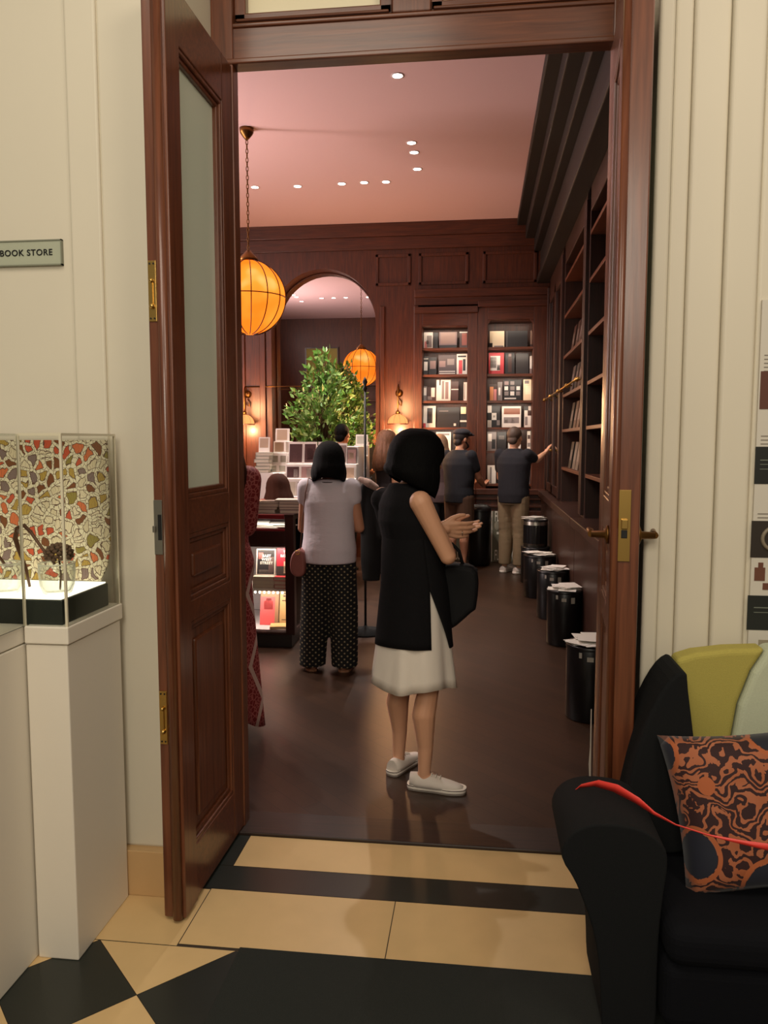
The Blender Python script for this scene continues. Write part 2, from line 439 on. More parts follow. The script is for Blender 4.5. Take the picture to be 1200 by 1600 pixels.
# rounded astragal beads on the free edges
MB().m(WOOD_DOOR).lathe([(0.017, 0.012), (0.017, 2.93)], (0, 0, 0), 12, ML @ Matrix.Translation((-0.002, 0.026, 0))).build('edge_bead', dl)
MB().m(WOOD_DOOR).lathe([(0.012, 0.012), (0.012, 2.93)], (0, 0, 0), 12, MR @ Matrix.Translation((0.0, 0.012, 0))).build('edge_bead', dr)
def flush_bolt(par, M, y0, y1, z0, z1):
    o = MB().m(BRASS).box(-0.004, 0.004, y0, y1, z0, z1, M).build('flush_bolt', par, bevel=0.001)
    o['label'] = 'brass flush bolt plate'
    ym = (y0+y1)/2; zm = (z0+z1)/2
    q = MB().m(BRASS).box(-0.009, 0, ym-0.003, ym+0.003, zm-0.045, zm+0.025, M).ball((-0.010, ym, zm+0.03), 0.0065, 10, 8, M).ball((-0.008, ym, zm-0.045), 0.008, 10, 8, M)
    q.build('bolt_lever', o)
    q = MB().m(BLACK_METAL)
    for z in (z0+0.009, z1-0.009):
        for yy in (ym-0.006, ym+0.006): q.lathe([(0.003, -0.0052), (0.003, -0.004)], (yy, z, 0), 8, M @ Matrix(((0,0,1,0),(1,0,0,0),(0,1,0,0),(0,0,0,1))))
    q.build('screw', o)
flush_bolt(dl, ML, 0.046, 0.071, 1.912, 2.092)
flush_bolt(dl, ML, 0.046, 0.071, 0.592, 0.765)
o = MB().m(STEEL).box(-0.003, 0.003, 0.046, 0.073, 1.20, 1.37, ML).m(BLACK_METAL).box(-0.0045, 0.0, 0.048, 0.060, 1.245, 1.325, ML).m(STEEL).box(-0.012, 0, 0.066, 0.0745, 1.27, 1.29, ML).build('strike_plate', dl, bevel=0.001)
o['label'] = 'steel strike plate'
o = MB().m(BRASS).box(-0.004, 0.004, 0.022, 0.056, 1.205, 1.412, MR).build('lock_plate', dr, bevel=0.001); o['label'] = 'brass lock plate'
MB().m(BRASS).box(-0.016, 0.0, 0.030, 0.048, 1.30, 1.328, MR).m(BLACK_METAL).box(-0.005, 0.0, 0.030, 0.048, 1.272, 1.297, MR).build('latch', o, bevel=0.002)
def lever(par, M, side, x, z):
    """side 0 = inner face (local y=0), 1 = outer face"""
    y0, sgn = (0.0, -1) if side == 0 else (0.082, 1)
    b = MB().m(BRASS_OLD)
    b.lathe([(0.028, 0), (0.028, 0.006), (0.012, 0.012), (0.010, 0.05)], (0, 0, 0), 16, M @ Matrix.Translation((x, y0, z)) @ Matrix.Rotation(-sgn*PI/2, 4, 'X'))
    yy = y0 + sgn*0.05
    b.tube([(x, yy, z), (x+0.04, yy, z+0.002), (x+0.09, yy+sgn*.004, z+0.004), (x+0.115, yy-sgn*0.004, z-0.003)], [0.010, 0.009, 0.008, 0.009], 10, M=M)
    o = b.build('door_handle', par); o['label'] = 'brass lever handle'
lever(dr, MR, 0, 0.065, 1.275); lever(dr, MR, 1, 0.065, 1.275)
# ---- shop shell
RW = 0.85; YB = 10.3; ZC = 4.35
CEIL = mat('rosy_ceiling_paint', (226, 190, 190), 0.7)
struct(MB().m(CEIL).box(-5.6, 1.3, 3.2, 11.0, ZC, ZC+0.1).build('ceiling'))
struct(MB().m(WOOD_SHOP).box(RW+0.36, RW+0.46, 3.05, 11.0, 0, ZC).build('wall_east'))
struct(MB().m(WOOD_SHOP).box(-5.6, -5.5, 3.05, 11.0, 0, ZC).build('wall_west'))
struct(MB().m(WOOD_SHOP).box(-5.6, -1.0, 2.96, 3.2, 0, ZC).box(0.55, 1.3, 2.96, 3.2, 0, ZC).box(-1.0, 0.55, 3.1, 3.2, 3.62, ZC).build('wall_south'))
# soffit with stepped cornice over the right-hand bookcases
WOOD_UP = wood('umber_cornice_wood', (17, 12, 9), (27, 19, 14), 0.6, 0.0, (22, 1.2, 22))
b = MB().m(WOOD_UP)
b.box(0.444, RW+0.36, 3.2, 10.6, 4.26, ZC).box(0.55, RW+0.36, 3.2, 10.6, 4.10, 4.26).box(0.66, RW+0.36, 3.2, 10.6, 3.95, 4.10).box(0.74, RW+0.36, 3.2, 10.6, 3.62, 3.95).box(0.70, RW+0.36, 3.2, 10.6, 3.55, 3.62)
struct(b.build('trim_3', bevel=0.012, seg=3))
# back wall, built round the arched mirror and the two bookcase openings
MX, MR_, MSP = -2.06, 0.70, 3.10       # mirror centre, half width, spring line
b = MB().m(WOOD_SHOP)
def arch_wall(b, x0, x1, zt, y0, y1, cx, r, zs, zb):
    n = 24
    b.box(x0, cx-r, y0, y1, 0, zs); b.box(cx+r, x1, y0, y1, 0, zs)
    if zb > 0: b.box(cx-r, cx+r, y0, y1, 0, zb)
    pts = [(cx + r*math.cos(PI*k/n), zs + r*math.sin(PI*k/n)) for k in range(n+1)]
    for k in range(n):
        p, q = pts[k], pts[k+1]
        b.prism([p, q, (q[0], zt), (p[0], zt)], y0, y1)
    b.box(x0, cx-r, y0, y1, zs, zt); b.box(cx+r, x1, y0, y1, zs, zt)
arch_wall(b, -5.5, -0.85, ZC, YB, YB+0.32, MX, MR_, MSP, 0.5)
b.box(-5.5, 1.25, YB+0.6, YB+0.7, 0, ZC)
b.box(-0.85, 1.25, YB, YB+0.6, 3.45, ZC)
struct(b.build('wall_north'))
# pilasters, frieze mouldings on the back wall
b = MB().m(WOOD_SHOP)
for x0, x1 in ((-1.30, -1.24), (-0.86, -0.80), (-3.20, -3.12), (-2.92, -2.84)):
    b.box(x0, x1, YB-0.03, YB, 0.9, 3.3)
b.m(WOOD_SHOPX).box(-5.5, RW, YB-0.05, YB, 4.18, ZC).box(-5.5, RW, YB-0.03, YB, 4.02, 4.18).box(-0.85, RW, YB-0.05, YB, 3.40, 3.50).box(-0.85, RW, YB-0.03, YB, 3.30, 3.40)
b.m(WOOD_SHOP)
for x0, x1 in ((-0.80, -0.16), (0.02, 0.70), (-1.36, -0.9)):
    b.box(x0, x0+0.04, YB-0.02, YB, 3.56, 3.96).box(x1-0.04, x1, YB-0.02, YB, 3.56, 3.96).box(x0, x1, YB-0.02, YB, 3.56, 3.60).box(x0, x1, YB-0.02, YB, 3.92, 3.96)
struct(b.build('trim_4', bevel=0.006))

# ================================================================== HALL OBJECTS
# ---- room sign
t = thing('wall_sign', 'grey green sign reading BOOK STORE on the cream wall', 'sign', (-1.51, YW+0.02, 2.163))
MB().m(mat('sign_grey_green', (172, 176, 154), 0.45)).box(-0.155, 0.155, -0.010, 0.0, -0.039, 0.039).build('plate', t, bevel=0.003)
q = MB().m(mat('sign_frame', (128, 130, 112), 0.5))
q.box(-0.158, 0.158, -0.013, -0.001, 0.037, 0.041).box(-0.158, 0.158, -0.013, -0.001, -0.041, -0.037).box(-0.158, -0.154, -0.013, -0.001, -0.041, 0.041).box(0.154, 0.158, -0.013, -0.001, -0.041, 0.041)
q.build('rim', t)
link('lettering', text_mesh('BOOK STORE', 0.0275, BLACK, face_south(0.034, -0.0115, 0.0), 0.0006, 1.12, 0.0004), t)

# ---- pedestals
PED = mat('white_painted_pedestal', (226, 218, 202), 0.5)
ped = MB().m(PED).box(-1.303, -1.175, 2.088, 2.425, 0, 0.963).box(-1.303, -1.168, 2.082, 2.43, 0.966, 1.018).build('pedestal', bevel=0.004)
tag(ped, 'narrow white pedestal standing close to the open left door leaf', 'pedestal', 'white display pedestals')
ped2 = MB().m(PED).box(-1.95, -1.308, 1.25, 2.425, 0, 0.963).box(-1.95, -1.308, 1.245, 2.43, 0.966, 1.018).build('pedestal', bevel=0.004)
tag(ped2, 'wide white pedestal cut by the left picture edge, nearer the viewer', 'pedestal', 'white display pedestals')
# ---- black base with glowing top
t = thing('light_table', 'black display block with glowing white top under the acrylic case', 'display base', (-1.5, 2.25, 1.018))
MB().m(mat('black_green_block', (30, 36, 31), 0.45)).box(-0.26, 0.305, -0.145, 0.14, 0.0, 0.074).build('block', t, bevel=0.004)
o = MB().m(emis('lightbox', (1.0, 0.90, 0.66), 2.2)).box(-0.255, 0.298, -0.14, 0.135, 0.0745, 0.078).build('light_panel', t); o['label'] = 'glowing white top'
# ---- patterned textile
def shells(nt, co):
    mp = nd(nt, 'ShaderNodeMapping'); mp.inputs['Scale'].default_value = (30, 30, 27); nt.links.new(co, mp.inputs[0])
    nz = nd(nt, 'ShaderNodeTexNoise'); nz.inputs['Scale'].default_value = 0.9; nt.links.new(mp.outputs[0], nz.inputs['Vector'])
    ad = nd(nt, 'ShaderNodeVectorMath', operation='ADD'); nt.links.new(mp.outputs[0], ad.inputs[0]); nt.links.new(nz.outputs[1], ad.inputs[1])
    sp = nd(nt, 'ShaderNodeSeparateXYZ'); nt.links.new(ad.outputs[0], sp.inputs[0])
    cb = nd(nt, 'ShaderNodeCombineXYZ'); nt.links.new(sp.outputs[0], cb.inputs[0]); nt.links.new(sp.outputs[2], cb.inputs[1])
    v = nd(nt, 'ShaderNodeTexVoronoi', voronoi_dimensions='2D'); v.inputs['Scale'].default_value = 1.0; nt.links.new(cb.outputs[0], v.inputs['Vector'])
    e = nd(nt, 'ShaderNodeTexVoronoi', voronoi_dimensions='2D', feature='DISTANCE_TO_EDGE'); e.inputs['Scale'].default_value = 1.0; nt.links.new(cb.outputs[0], e.inputs['Vector'])
    s2 = nd(nt, 'ShaderNodeSeparateColor'); nt.links.new(v.outputs['Color'], s2.inputs[0])
    c = ramp(nt, s2.outputs[0], [(0.0, (196, 84, 54)), (0.12, (120, 70, 36)), (0.24, (206, 110, 66)), (0.33, (142, 128, 62)), (0.42, (128, 108, 104)), (0.54, (176, 146, 70)), (0.66, (214, 200, 168)), (0.85, (222, 208, 178))], True)
    # fine ribs inside each motif
    wv = nd(nt, 'ShaderNodeTexWave'); wv.inputs['Scale'].default_value = 1.6; wv.inputs['Distortion'].default_value = 6; nt.links.new(cb.outputs[0], wv.inputs['Vector'])
    c2 = mixc(nt, math_(nt, 'MULTIPLY', math_(nt, 'GREATER_THAN', wv.outputs[0], 0.86), 0.35), c, (90, 60, 44))
    lf = nd(nt, 'ShaderNodeTexVoronoi', voronoi_dimensions='2D', feature='DISTANCE_TO_EDGE'); lf.inputs['Scale'].default_value = 2.6; nt.links.new(cb.outputs[0], lf.inputs['Vector'])
    leaf_c = mixc(nt, math_(nt, 'LESS_THAN', lf.outputs[0], 0.045), (222, 212, 184), (92, 66, 52))
    c3 = mixc(nt, math_(nt, 'LESS_THAN', e.outputs[0], 0.17), c2, leaf_c)
    return mixc(nt, math_(nt, 'COMPARE', e.outputs[0], 0.17), c3, (92, 64, 50))
TEXT = node_mat('shell_print_textile', shells, 0.8)
pts = [(-1.78, 1.10), (-1.215, 1.10), (-1.19, 1.15), (-1.178, 1.22), (-1.178, 1.555), (-1.78, 1.555)]
b = MB().m(TEXT).prism(pts, 2.375, 2.383)
o = b.build('patterned_backdrop'); tag(o, 'shell and bell printed backdrop board behind the glass jugs in the case', 'backdrop')
# ---- acrylic case
ACR = glass('acrylic', (0.97, 0.98, 0.96), 0.06)
ACE = mat('acrylic_edge', (214, 206, 180), 0.2)
t = thing('acrylic_case', 'clear acrylic case over the patterned backdrop on the pedestals', 'display case', (0, 0, 1.018))
q = MB().m(ACR)
q.box(-1.176, -1.172, 2.09, 2.42, 0, 0.55).box(-1.30, -1.176, 2.088, 2.092, 0, 0.55).box(-1.304, -1.300, 1.30, 2.09, 0, 0.55).box(-1.9, -1.172, 2.09, 2.42, 0.55, 0.554).box(-1.9, -1.30, 1.30, 2.09, 0.55, 0.554)
q.build('pane', t)
q = MB().m(ACE)
for x, y in ((-1.174, 2.090), (-1.302, 2.088), (-1.174, 2.418)): q.box(x-0.0035, x+0.0035, y-0.003, y+0.003, 0, 0.554)
q.box(-1.300, -1.174, 2.088, 2.092, 0.548, 0.556).box(-1.177, -1.171, 2.09, 2.42, 0.549, 0.556)
q.build('edge', t)
# ---- glass jugs with brown handles, and a dried flower head
JUG, nt, out = new_mat('jug_glass')
t_ = nd(nt, 'ShaderNodeBsdfTransparent'); t_.inputs[0].default_value = (0.95, 0.96, 0.94, 1); g_ = nd(nt, 'ShaderNodeBsdfGlossy'); g_.inputs['Roughness'].default_value = 0.05
d_ = nd(nt, 'ShaderNodeBsdfDiffuse'); d_.inputs[0].default_value = (0.8, 0.8, 0.74, 1); lw = nd(nt, 'ShaderNodeLayerWeight'); lw.inputs[0].default_value = 0.5
m1 = nd(nt, 'ShaderNodeMixShader'); m1.inputs[0].default_value = 0.07; nt.links.new(t_.outputs[0], m1.inputs[1]); nt.links.new(g_.outputs[0], m1.inputs[2])
m2 = nd(nt, 'ShaderNodeMixShader'); nt.links.new(math_(nt, 'MULTIPLY', math_(nt, 'POWER', lw.outputs['Facing'], 2.5), 0.8), m2.inputs[0]); nt.links.new(m1.outputs[0], m2.inputs[1]); nt.links.new(d_.outputs[0], m2.inputs[2]); nt.links.new(m2.outputs[0], out.inputs[0])  # pale diffuse mixed in at grazing angles imitates bright glass edges
HANDLE = mat('brown_cane', (92, 56, 30), 0.45)
def jug(x, y, lab, s=1.0):
    t = thing('glass_jug', lab, 'jug', (x, y, 1.0965), 0, 'glass jugs in the case')
    MB().m(JUG).lathe([(0.030*s, 0), (0.040*s, 0.006), (0.049*s, 0.03), (0.053*s, 0.07), (0.052*s, 0.092), (0.050*s, 0.092), (0.050*s, 0.07), (0.046*s, 0.03), (0.036*s, 0.010), (0.001, 0.010)], n=32, caps=False).build('vessel', t)
    MB().m(mat('glass_rim', (222, 220, 200), 0.15)).tube([(0.051*s*math.cos(a), 0.051*s*math.sin(a), 0.093) for a in [2*PI*k/32 for k in range(32)]], 0.0022, 6, True).build('rim', t)
    MB().m(HANDLE).tube([(0.02*s - (0.012+0.04)*s*0 + dx*s, 0.0, dz) for dx, dz in ((-0.025, 0.09), (-0.055, 0.125), (-0.098, 0.185), (-0.118, 0.205), (-0.140, 0.196), (-0.148, 0.165), (-0.138, 0.13), (-0.118, 0.075), (-0.108, 0.02))], [0.004, 0.0045, 0.005, 0.0065, 0.0075, 0.0075, 0.006, 0.005, 0.004], 10).build('handle', t)
jug(-1.245, 2.17, 'clear glass jug with arched brown handle, in front of the patterned backdrop')
jug(-1.40, 2.16, 'clear glass jug at the left picture edge, lower one in the case', 0.9)
rnd = random.Random(3)
b = MB().m(mat('dried_brown_petals', (96, 72, 54), 0.8, noise=0.3, nscale=80))
for k in range(60):
    a = k*2.399; ph = math.acos(1-1.5*(k+0.5)/60)
    c = Vector((0.036*math.sin(ph)*math.cos(a), 0.036*math.sin(ph)*math.sin(a), 0.118+0.030*math.cos(ph)))
    b.ball(c, (0.008, 0.008, 0.006), 8, 5)
b.tube([(0, 0, 0.011), (0.004, 0, 0.06), (0, 0, 0.11)], 0.003, 6)
o = b.build('dried_flower'); o.location = (-1.238, 2.172, 1.0985); tag(o, 'brown dried flower head standing in the glass jug', 'dried flower')

# ---- exhibition text panel on the right wall
t = thing('text_panel', 'tall white exhibition panel with small photos at the right edge', 'wall panel', (0.812, YW-0.0105, 0))
MB().m(mat('panel_white', (206, 200, 186), 0.6)).box(0, 0.5, -0.006, 0.004, 0.86, 1.96).build('board', t)
for z0, n in ((1.80, 7), (1.565, 4), (1.50, 4), (1.335, 6)):
    q = MB().m(mat('print_grey', (120, 112, 100), 0.7))
    for k in range(n):
        w_ = 0.14 if k < n-1 else 0.07
        q.box(0.012, 0.012+w_, -0.0072, -0.006, z0-k*0.0115, z0-k*0.0115+0.0024)
    q.build('printed_text', t)
def pic(z0, z1, rgb, extra=None, x0=0.004):
    q = MB().m(mat('photo_%d_%d_%d' % rgb, rgb, 0.5)).box(x0, 0.20, -0.0075, -0.006, z0, z1)
    if extra: extra(q)
    q.build('photo', t)
cxm = mat('photo_pale', (176, 142, 116), 0.5)
pic(1.645, 1.755, (92, 52, 38), lambda q: q.m(cxm).box(0.036, 0.075, -0.0085, -0.007, 1.648, 1.695).ball((0.05, -0.008, 1.722), (0.014, 0.001, 0.020), 12, 8))
lg = mat('photo_line', (110, 116, 104), 0.5)
pic(1.425, 1.535, (26, 28, 24), lambda q: q.m(lg).box(0.012, 0.2, -0.0085, -0.007, 1.494, 1.497).box(0.012, 0.2, -0.0085, -0.007, 1.482, 1.484).box(0.012, 0.2, -0.0085, -0.007, 1.468, 1.470), -0.002)
pic(1.205, 1.315, (44, 36, 28), lambda q: q.m(mat('photo_ring', (130, 118, 98), 0.5)).tube([(0.07+0.042*math.cos(a), -0.0085, 1.262+0.036*math.sin(a)) for a in [2*PI*k/28 for k in range(28)]], 0.006, 6, True), -0.004)
q = MB().m(mat('clay_vessel', (104, 62, 44), 0.6)).box(0.010, 0.04, -0.0075, -0.006, 1.135, 1.175).box(0.020, 0.034, -0.0075, -0.006, 1.175, 1.19).box(0.035, 0.08, -0.0075, -0.006, 1.108, 1.128); q.build('photo', t)
pic(0.985, 1.09, (26, 30, 26), lambda q: q.m(lg).box(0.012, 0.2, -0.0085, -0.007, 1.052, 1.055).box(0.012, 0.06, -0.0085, -0.007, 1.038, 1.040), -0.006)
q = MB().m(mat('photo_stone', (150, 140, 116), 0.6)).box(0.03, 0.075, -0.0075, -0.006, 0.875, 0.955); q.build('photo', t)

# ---- black doormat
RUG = mat('black_green_pile', (30, 34, 30), 0.95, noise=0.3, nscale=400, bump=0.5, bscale=500)
o = MB().m(RUG).box(-0.712, 1.2, 0.6, 2.197, 0.0005, 0.009).build('doormat', bevel=0.003)
tag(o, 'black rectangular mat on the marble floor before the doorway', 'mat')

# ---- armchair
NAVY = mat('black_upholstery', (21, 22, 23), 0.92, noise=0.25, nscale=300, spec=0.2, bump=0.25, bscale=400)
NAVY2 = mat('navy_upholstery', (8, 9, 15), 0.9, spec=0.2, noise=0.25, nscale=300, bump=0.25, bscale=400)
OLIVE = mat('olive_upholstery', (172, 160, 78), 0.9, noise=0.12, nscale=260, bump=0.25, bscale=400)
MINT = mat('mint_upholstery', (190, 196, 168), 0.9, noise=0.10, nscale=260, bump=0.25, bscale=400)
CXC = 0.92
t = thing('armchair', 'black armchair with olive and mint back panels right of the doorway', 'armchair', (CXC, 2.0, 0))
def chain(pts, n=4):
    """smooth closed outline through points (Catmull-Rom)"""
    out = []
    m = len(pts)
    for i in range(m):
        p0, p1, p2, p3 = [Vector(pts[(i+k-1) % m]) for k in range(4)]
        for j in range(n):
            u = j/n
            out.append(tuple(0.5*((2*p1) + (p2-p0)*u + (2*p0-5*p1+4*p2-p3)*u*u + (3*p1-p0-3*p2+p3)*u*u*u)))
    return out
arm = [(0.218, 0.60), (0.232, 0.665), (0.275, 0.702), (0.335, 0.712), (0.41, 0.70), (0.462, 0.655), (0.474, 0.60), (0.466, 0.50), (0.460, 0.40), (0.458, 0.22), (0.456, 0.07), (0.42, 0.05), (0.345, 0.05), (0.326, 0.07), (0.318, 0.20), (0.298, 0.38), (0.255, 0.52)]
for sg in (1, -1):
    pl = chain([(sg*(x-CXC), z*0.845 if z > 0.3 else z) for x, z in arm], 3)
    MB().m(NAVY).prism(pl, -0.08, 0.21, smooth=True).build('arm', t, bevel=0.022, seg=4)
MB().m(NAVY2).box(-0.455, 0.455, -0.12, 0.40, 0.10, 0.27).build('seat_base', t, bevel=0.03, seg=4)
MB().m(NAVY2).box(-0.452, 0.452, -0.14, 0.34, 0.27, 0.375).build('seat_cushion', t, bevel=0.04, seg=5)
wing = [(0.40, 0.40), (0.422, 0.54), (0.450, 0.68), (0.486, 0.80), (0.533, 0.89), (0.574, 0.915), (0.584, 0.86), (0.600, 0.75), (0.612, 0.66), (0.618, 0.52), (0.62, 0.40)]
oliv = [(0.574, 0.917), (0.63, 0.937), (0.72, 0.951), (0.825, 0.958), (0.785, 0.89), (0.752, 0.79), (0.736, 0.67), (0.73, 0.40), (0.622, 0.40), (0.616, 0.60), (0.600, 0.76), (0.586, 0.86)]
for sg in (1, -1):
    MB().m(NAVY).prism(chain([(sg*(x-CXC), z) for x, z in wing], 3), 0.20, 0.395).build('wing', t, bevel=0.02, seg=4)
    MB().m(OLIVE).prism([(sg*(x-CXC), z) for x, z in oliv], 0.315, 0.395).build('back_panel', t, bevel=0.016, seg=4)['label'] = 'olive green panel'
half = [(0.733, 0.40), (0.739, 0.67), (0.755, 0.79), (0.788, 0.89), (0.828, 0.959), (0.92, 0.966)]
mint = [(x-CXC, z) for x, z in half] + [(CXC-x, z) for x, z in half[::-1][1:]]
MB().m(MINT).prism(mint, 0.305, 0.395).build('back_panel', t, bevel=0.018, seg=4)['label'] = 'pale mint panel'
for sx in (-0.38, 0.38):
    for sy in (-0.03, 0.36): MB().m(BLACK).lathe([(0.018, 0), (0.026, 0.10)], (sx, sy, 0), 12).build('leg', t)
# ---- cushion
def scroll(nt, co):
    mp = nd(nt, 'ShaderNodeMapping'); mp.inputs['Scale'].default_value = (11, 11, 11); nt.links.new(co, mp.inputs[0])
    nz = nd(nt, 'ShaderNodeTexNoise'); nz.inputs['Scale'].default_value = 1.3; nz.inputs['Detail'].default_value = 1; nt.links.new(mp.outputs[0], nz.inputs['Vector'])
    ad = nd(nt, 'ShaderNodeVectorMath', operation='MULTIPLY_ADD'); nt.links.new(nz.outputs[1], ad.inputs[0]); ad.inputs[1].default_value = (2.2, 2.2, 2.2); nt.links.new(mp.outputs[0], ad.inputs[2])
    wv = nd(nt, 'ShaderNodeTexWave', wave_type='RINGS'); wv.inputs['Scale'].default_value = 0.9; wv.inputs['Distortion'].default_value = 9; wv.inputs['Detail'].default_value = 3.5; wv.inputs['Detail Scale'].default_value = 1.6; nt.links.new(ad.outputs[0], wv.inputs['Vector'])
    v = nd(nt, 'ShaderNodeTexVoronoi'); v.inputs['Scale'].default_value = 0.5; nt.links.new(mp.outputs[0], v.inputs['Vector'])
    oc = mixc(nt, nz.outputs[0], (150, 74, 30), (176, 112, 82))
    base = mixc(nt, math_(nt, 'GREATER_THAN', wv.outputs[0], 0.43), oc, (48, 22, 22))
    blot = math_(nt, 'LESS_THAN', v.outputs['Distance'], 0.36)
    b2 = mixc(nt, blot, base, (30, 32, 44))
    ring = math_(nt, 'COMPARE', v.outputs['Distance'], 0.40)
    return mixc(nt, ring, b2, (170, 92, 52))
CUSH = node_mat('scroll_print_velvet', scroll, 0.7, 0.3, 0.15)
def cushion_mesh(w, h, th):
    b = MB().m(CUSH); n = 16; R = []
    for sgn in (1, -1):
        G = []
        for i in range(n+1):
            row = []
            for j in range(n+1):
                u, v = i/n*2-1, j/n*2-1
                pin = 1 - 0.07*(1-abs(u)**2)*0 
                ex = 1 - 0.08*(1-u*u)*(abs(v)**6)*0
                x = u*w/2*(1-0.07*(1-v*v)*abs(u)**4); z = v*h/2*(1-0.09*(1-u*u)*abs(v)**4)
                y = sgn*th/2*((1-u**4)*(1-v**4))**0.55
                row.append(b.bm.verts.new((x, y, z)))
            G.append(row)
        for i in range(n):
            for j in range(n): b._f([G[i][j], G[i+1][j], G[i+1][j+1], G[i][j+1]], True)
    return b.mesh('cushion', True)
o = link('cushion', cushion_mesh(0.50, 0.42, 0.14)); o.location = (0.775, 2.118, 0.575); o.rotation_euler = (math.radians(-20), math.radians(-8), 0)
tag(o, 'orange, brown and navy scroll patterned cushion on the black armchair', 'cushion')
# ---- red ribbon
RIB = mat('red_satin_ribbon', (228, 62, 52), 0.4)
path = [((0.262, 2.14, 0.575), 0.003, 0.5), ((0.285, 2.125, 0.606), 0.009, 0.5), ((0.325, 2.10, 0.628), 0.014, 0.5), ((0.37, 2.07, 0.630), 0.015, 0.45), ((0.42, 2.03, 0.617), 0.011, 0.4), ((0.455, 2.00, 0.600), 0.005, 0.3), ((0.50, 1.965, 0.590), 0.0020, 0.2), ((0.57, 1.93, 0.585), 0.0020, 0.0), ((0.64, 1.91, 0.582), 0.005, 0.0), ((0.72, 1.90, 0.576), 0.010, 0.0), ((0.86, 1.90, 0.574), 0.012, 0.0), ((1.37, 1.96, 0.61), 0.010, 0.4), ((1.46, 2.02, 0.630), 0.012, 0.5)]
b = MB().m(RIB); prev = None
for (p, hw, tl) in path:
    n = Vector((0, math.sin(tl), math.cos(tl))) if tl else Vector((0, 0, 1))
    n = Vector((0.35, -math.sin(tl), math.cos(tl))).normalized()
    a = [b.bm.verts.new(Vector(p) + n*hw), b.bm.verts.new(Vector(p) - n*hw)]
    if prev: b._f([prev[0], prev[1], a[1], a[0]], True)
    prev = a
o = b.build('ribbon', solid=0.0012); tag(o, 'red ribbon drawn across the arms of the black armchair', 'ribbon')
# ---- torn white paper strip on the jamb
pts = [(0.428, 0.545), (0.4285, 0.40), (0.425, 0.33), (0.4285, 0.27), (0.421, 0.235), (0.425, 0.21), (0.402, 0.160), (0.416, 0.138), (0.434, 0.165), (0.437, 0.21), (0.434, 0.30), (0.432, 0.545)]
o = MB().m(mat('grey_white_paper', (186, 176, 164), 0.8)).prism(pts, 2.944, 2.9455).build('paper_strip'); tag(o, 'thin torn white paper strip hanging at the right door jamb', 'paper strip')

# ================================================================== SHOP FITTINGS
# ---- arched mirror
mm, nt, out = new_mat('mirror_silver'); gl = nd(nt, 'ShaderNodeBsdfGlossy'); gl.inputs['Roughness'].default_value = 0.0; gl.inputs[0].default_value = (0.82, 0.80, 0.78, 1); nt.links.new(gl.outputs[0], out.inputs[0])
t = thing('arched_mirror', 'tall arched mirror on the panelled back wall behind the leafy plant', 'mirror', (MX, YB+0.24, 0))
n = 40; pts = [(-MR_-0.03, 0.45), (MR_+0.03, 0.45)] + [((MR_+0.03)*math.cos(PI*k/n), MSP+(MR_+0.03)*math.sin(PI*k/n)) for k in range(n+1)]
MB().m(mm).prism(pts, 0.0, 0.02).build('mirror_glass', t)
b = MB().m(WOOD_SHOP)
arc = [(-MR_+0.012, -0.005, 0.5)] + [((MR_-0.012)*math.cos(PI-PI*k/n), -0.005, MSP+(MR_-0.012)*math.sin(PI-PI*k/n)) for k in range(n+1)] + [(MR_-0.012, -0.005, 0.5)]
b.tube(arc, 0.012, 8); b.build('frame', t)['label'] = 'slim moulded wooden frame'
MB().m(BRASS_OLD).tube([(-MR_-0.35, -0.26, 2.28), (-0.22, -0.26, 2.28)], 0.008, 8).build('rail', t)['label'] = 'thin metal rail'
# seen only in the mirror: an olive picture and a bookcase on the south wall
t = thing('wall_picture', 'olive green framed picture, seen as a dim reflection in the mirror above the plant', 'picture', (-3.60, 3.2, 3.25))
MB().m(mat('olive_canvas', (150, 140, 60), 0.6, noise=0.15, nscale=4)).box(-0.36, 0.36, 0.0, 0.03, -0.42, 0.42).build('canvas', t)
q = MB().m(WOOD_DARK)
q.box(-0.39, 0.39, 0, 0.04, 0.42, 0.45).box(-0.39, 0.39, 0, 0.04, -0.45, -0.42).box(-0.39, -0.36, 0, 0.04, -0.42, 0.42).box(0.36, 0.39, 0, 0.04, -0.42, 0.42); q.build('frame', t)
t = thing('bookcase', 'dark bookcase reflected low in the right side of the arched mirror', 'bookcase', (-2.75, 3.2, 0))
q = MB().m(WOOD_SHOP)
q.box(-0.6, -0.55, 0, 0.3, 0, 2.8).box(0.55, 0.6, 0, 0.3, 0, 2.8).box(-0.6, 0.6, 0, 0.3, 2.8, 2.9).box(-0.55, 0.55, 0, 0.02, 0, 2.8); q.build('body', t)
for z in (0.9, 1.3, 1.7, 2.1, 2.45): MB().m(WOOD_SHOP).box(-0.55, 0.55, 0.02, 0.29, z, z+0.03).build('shelf', t)

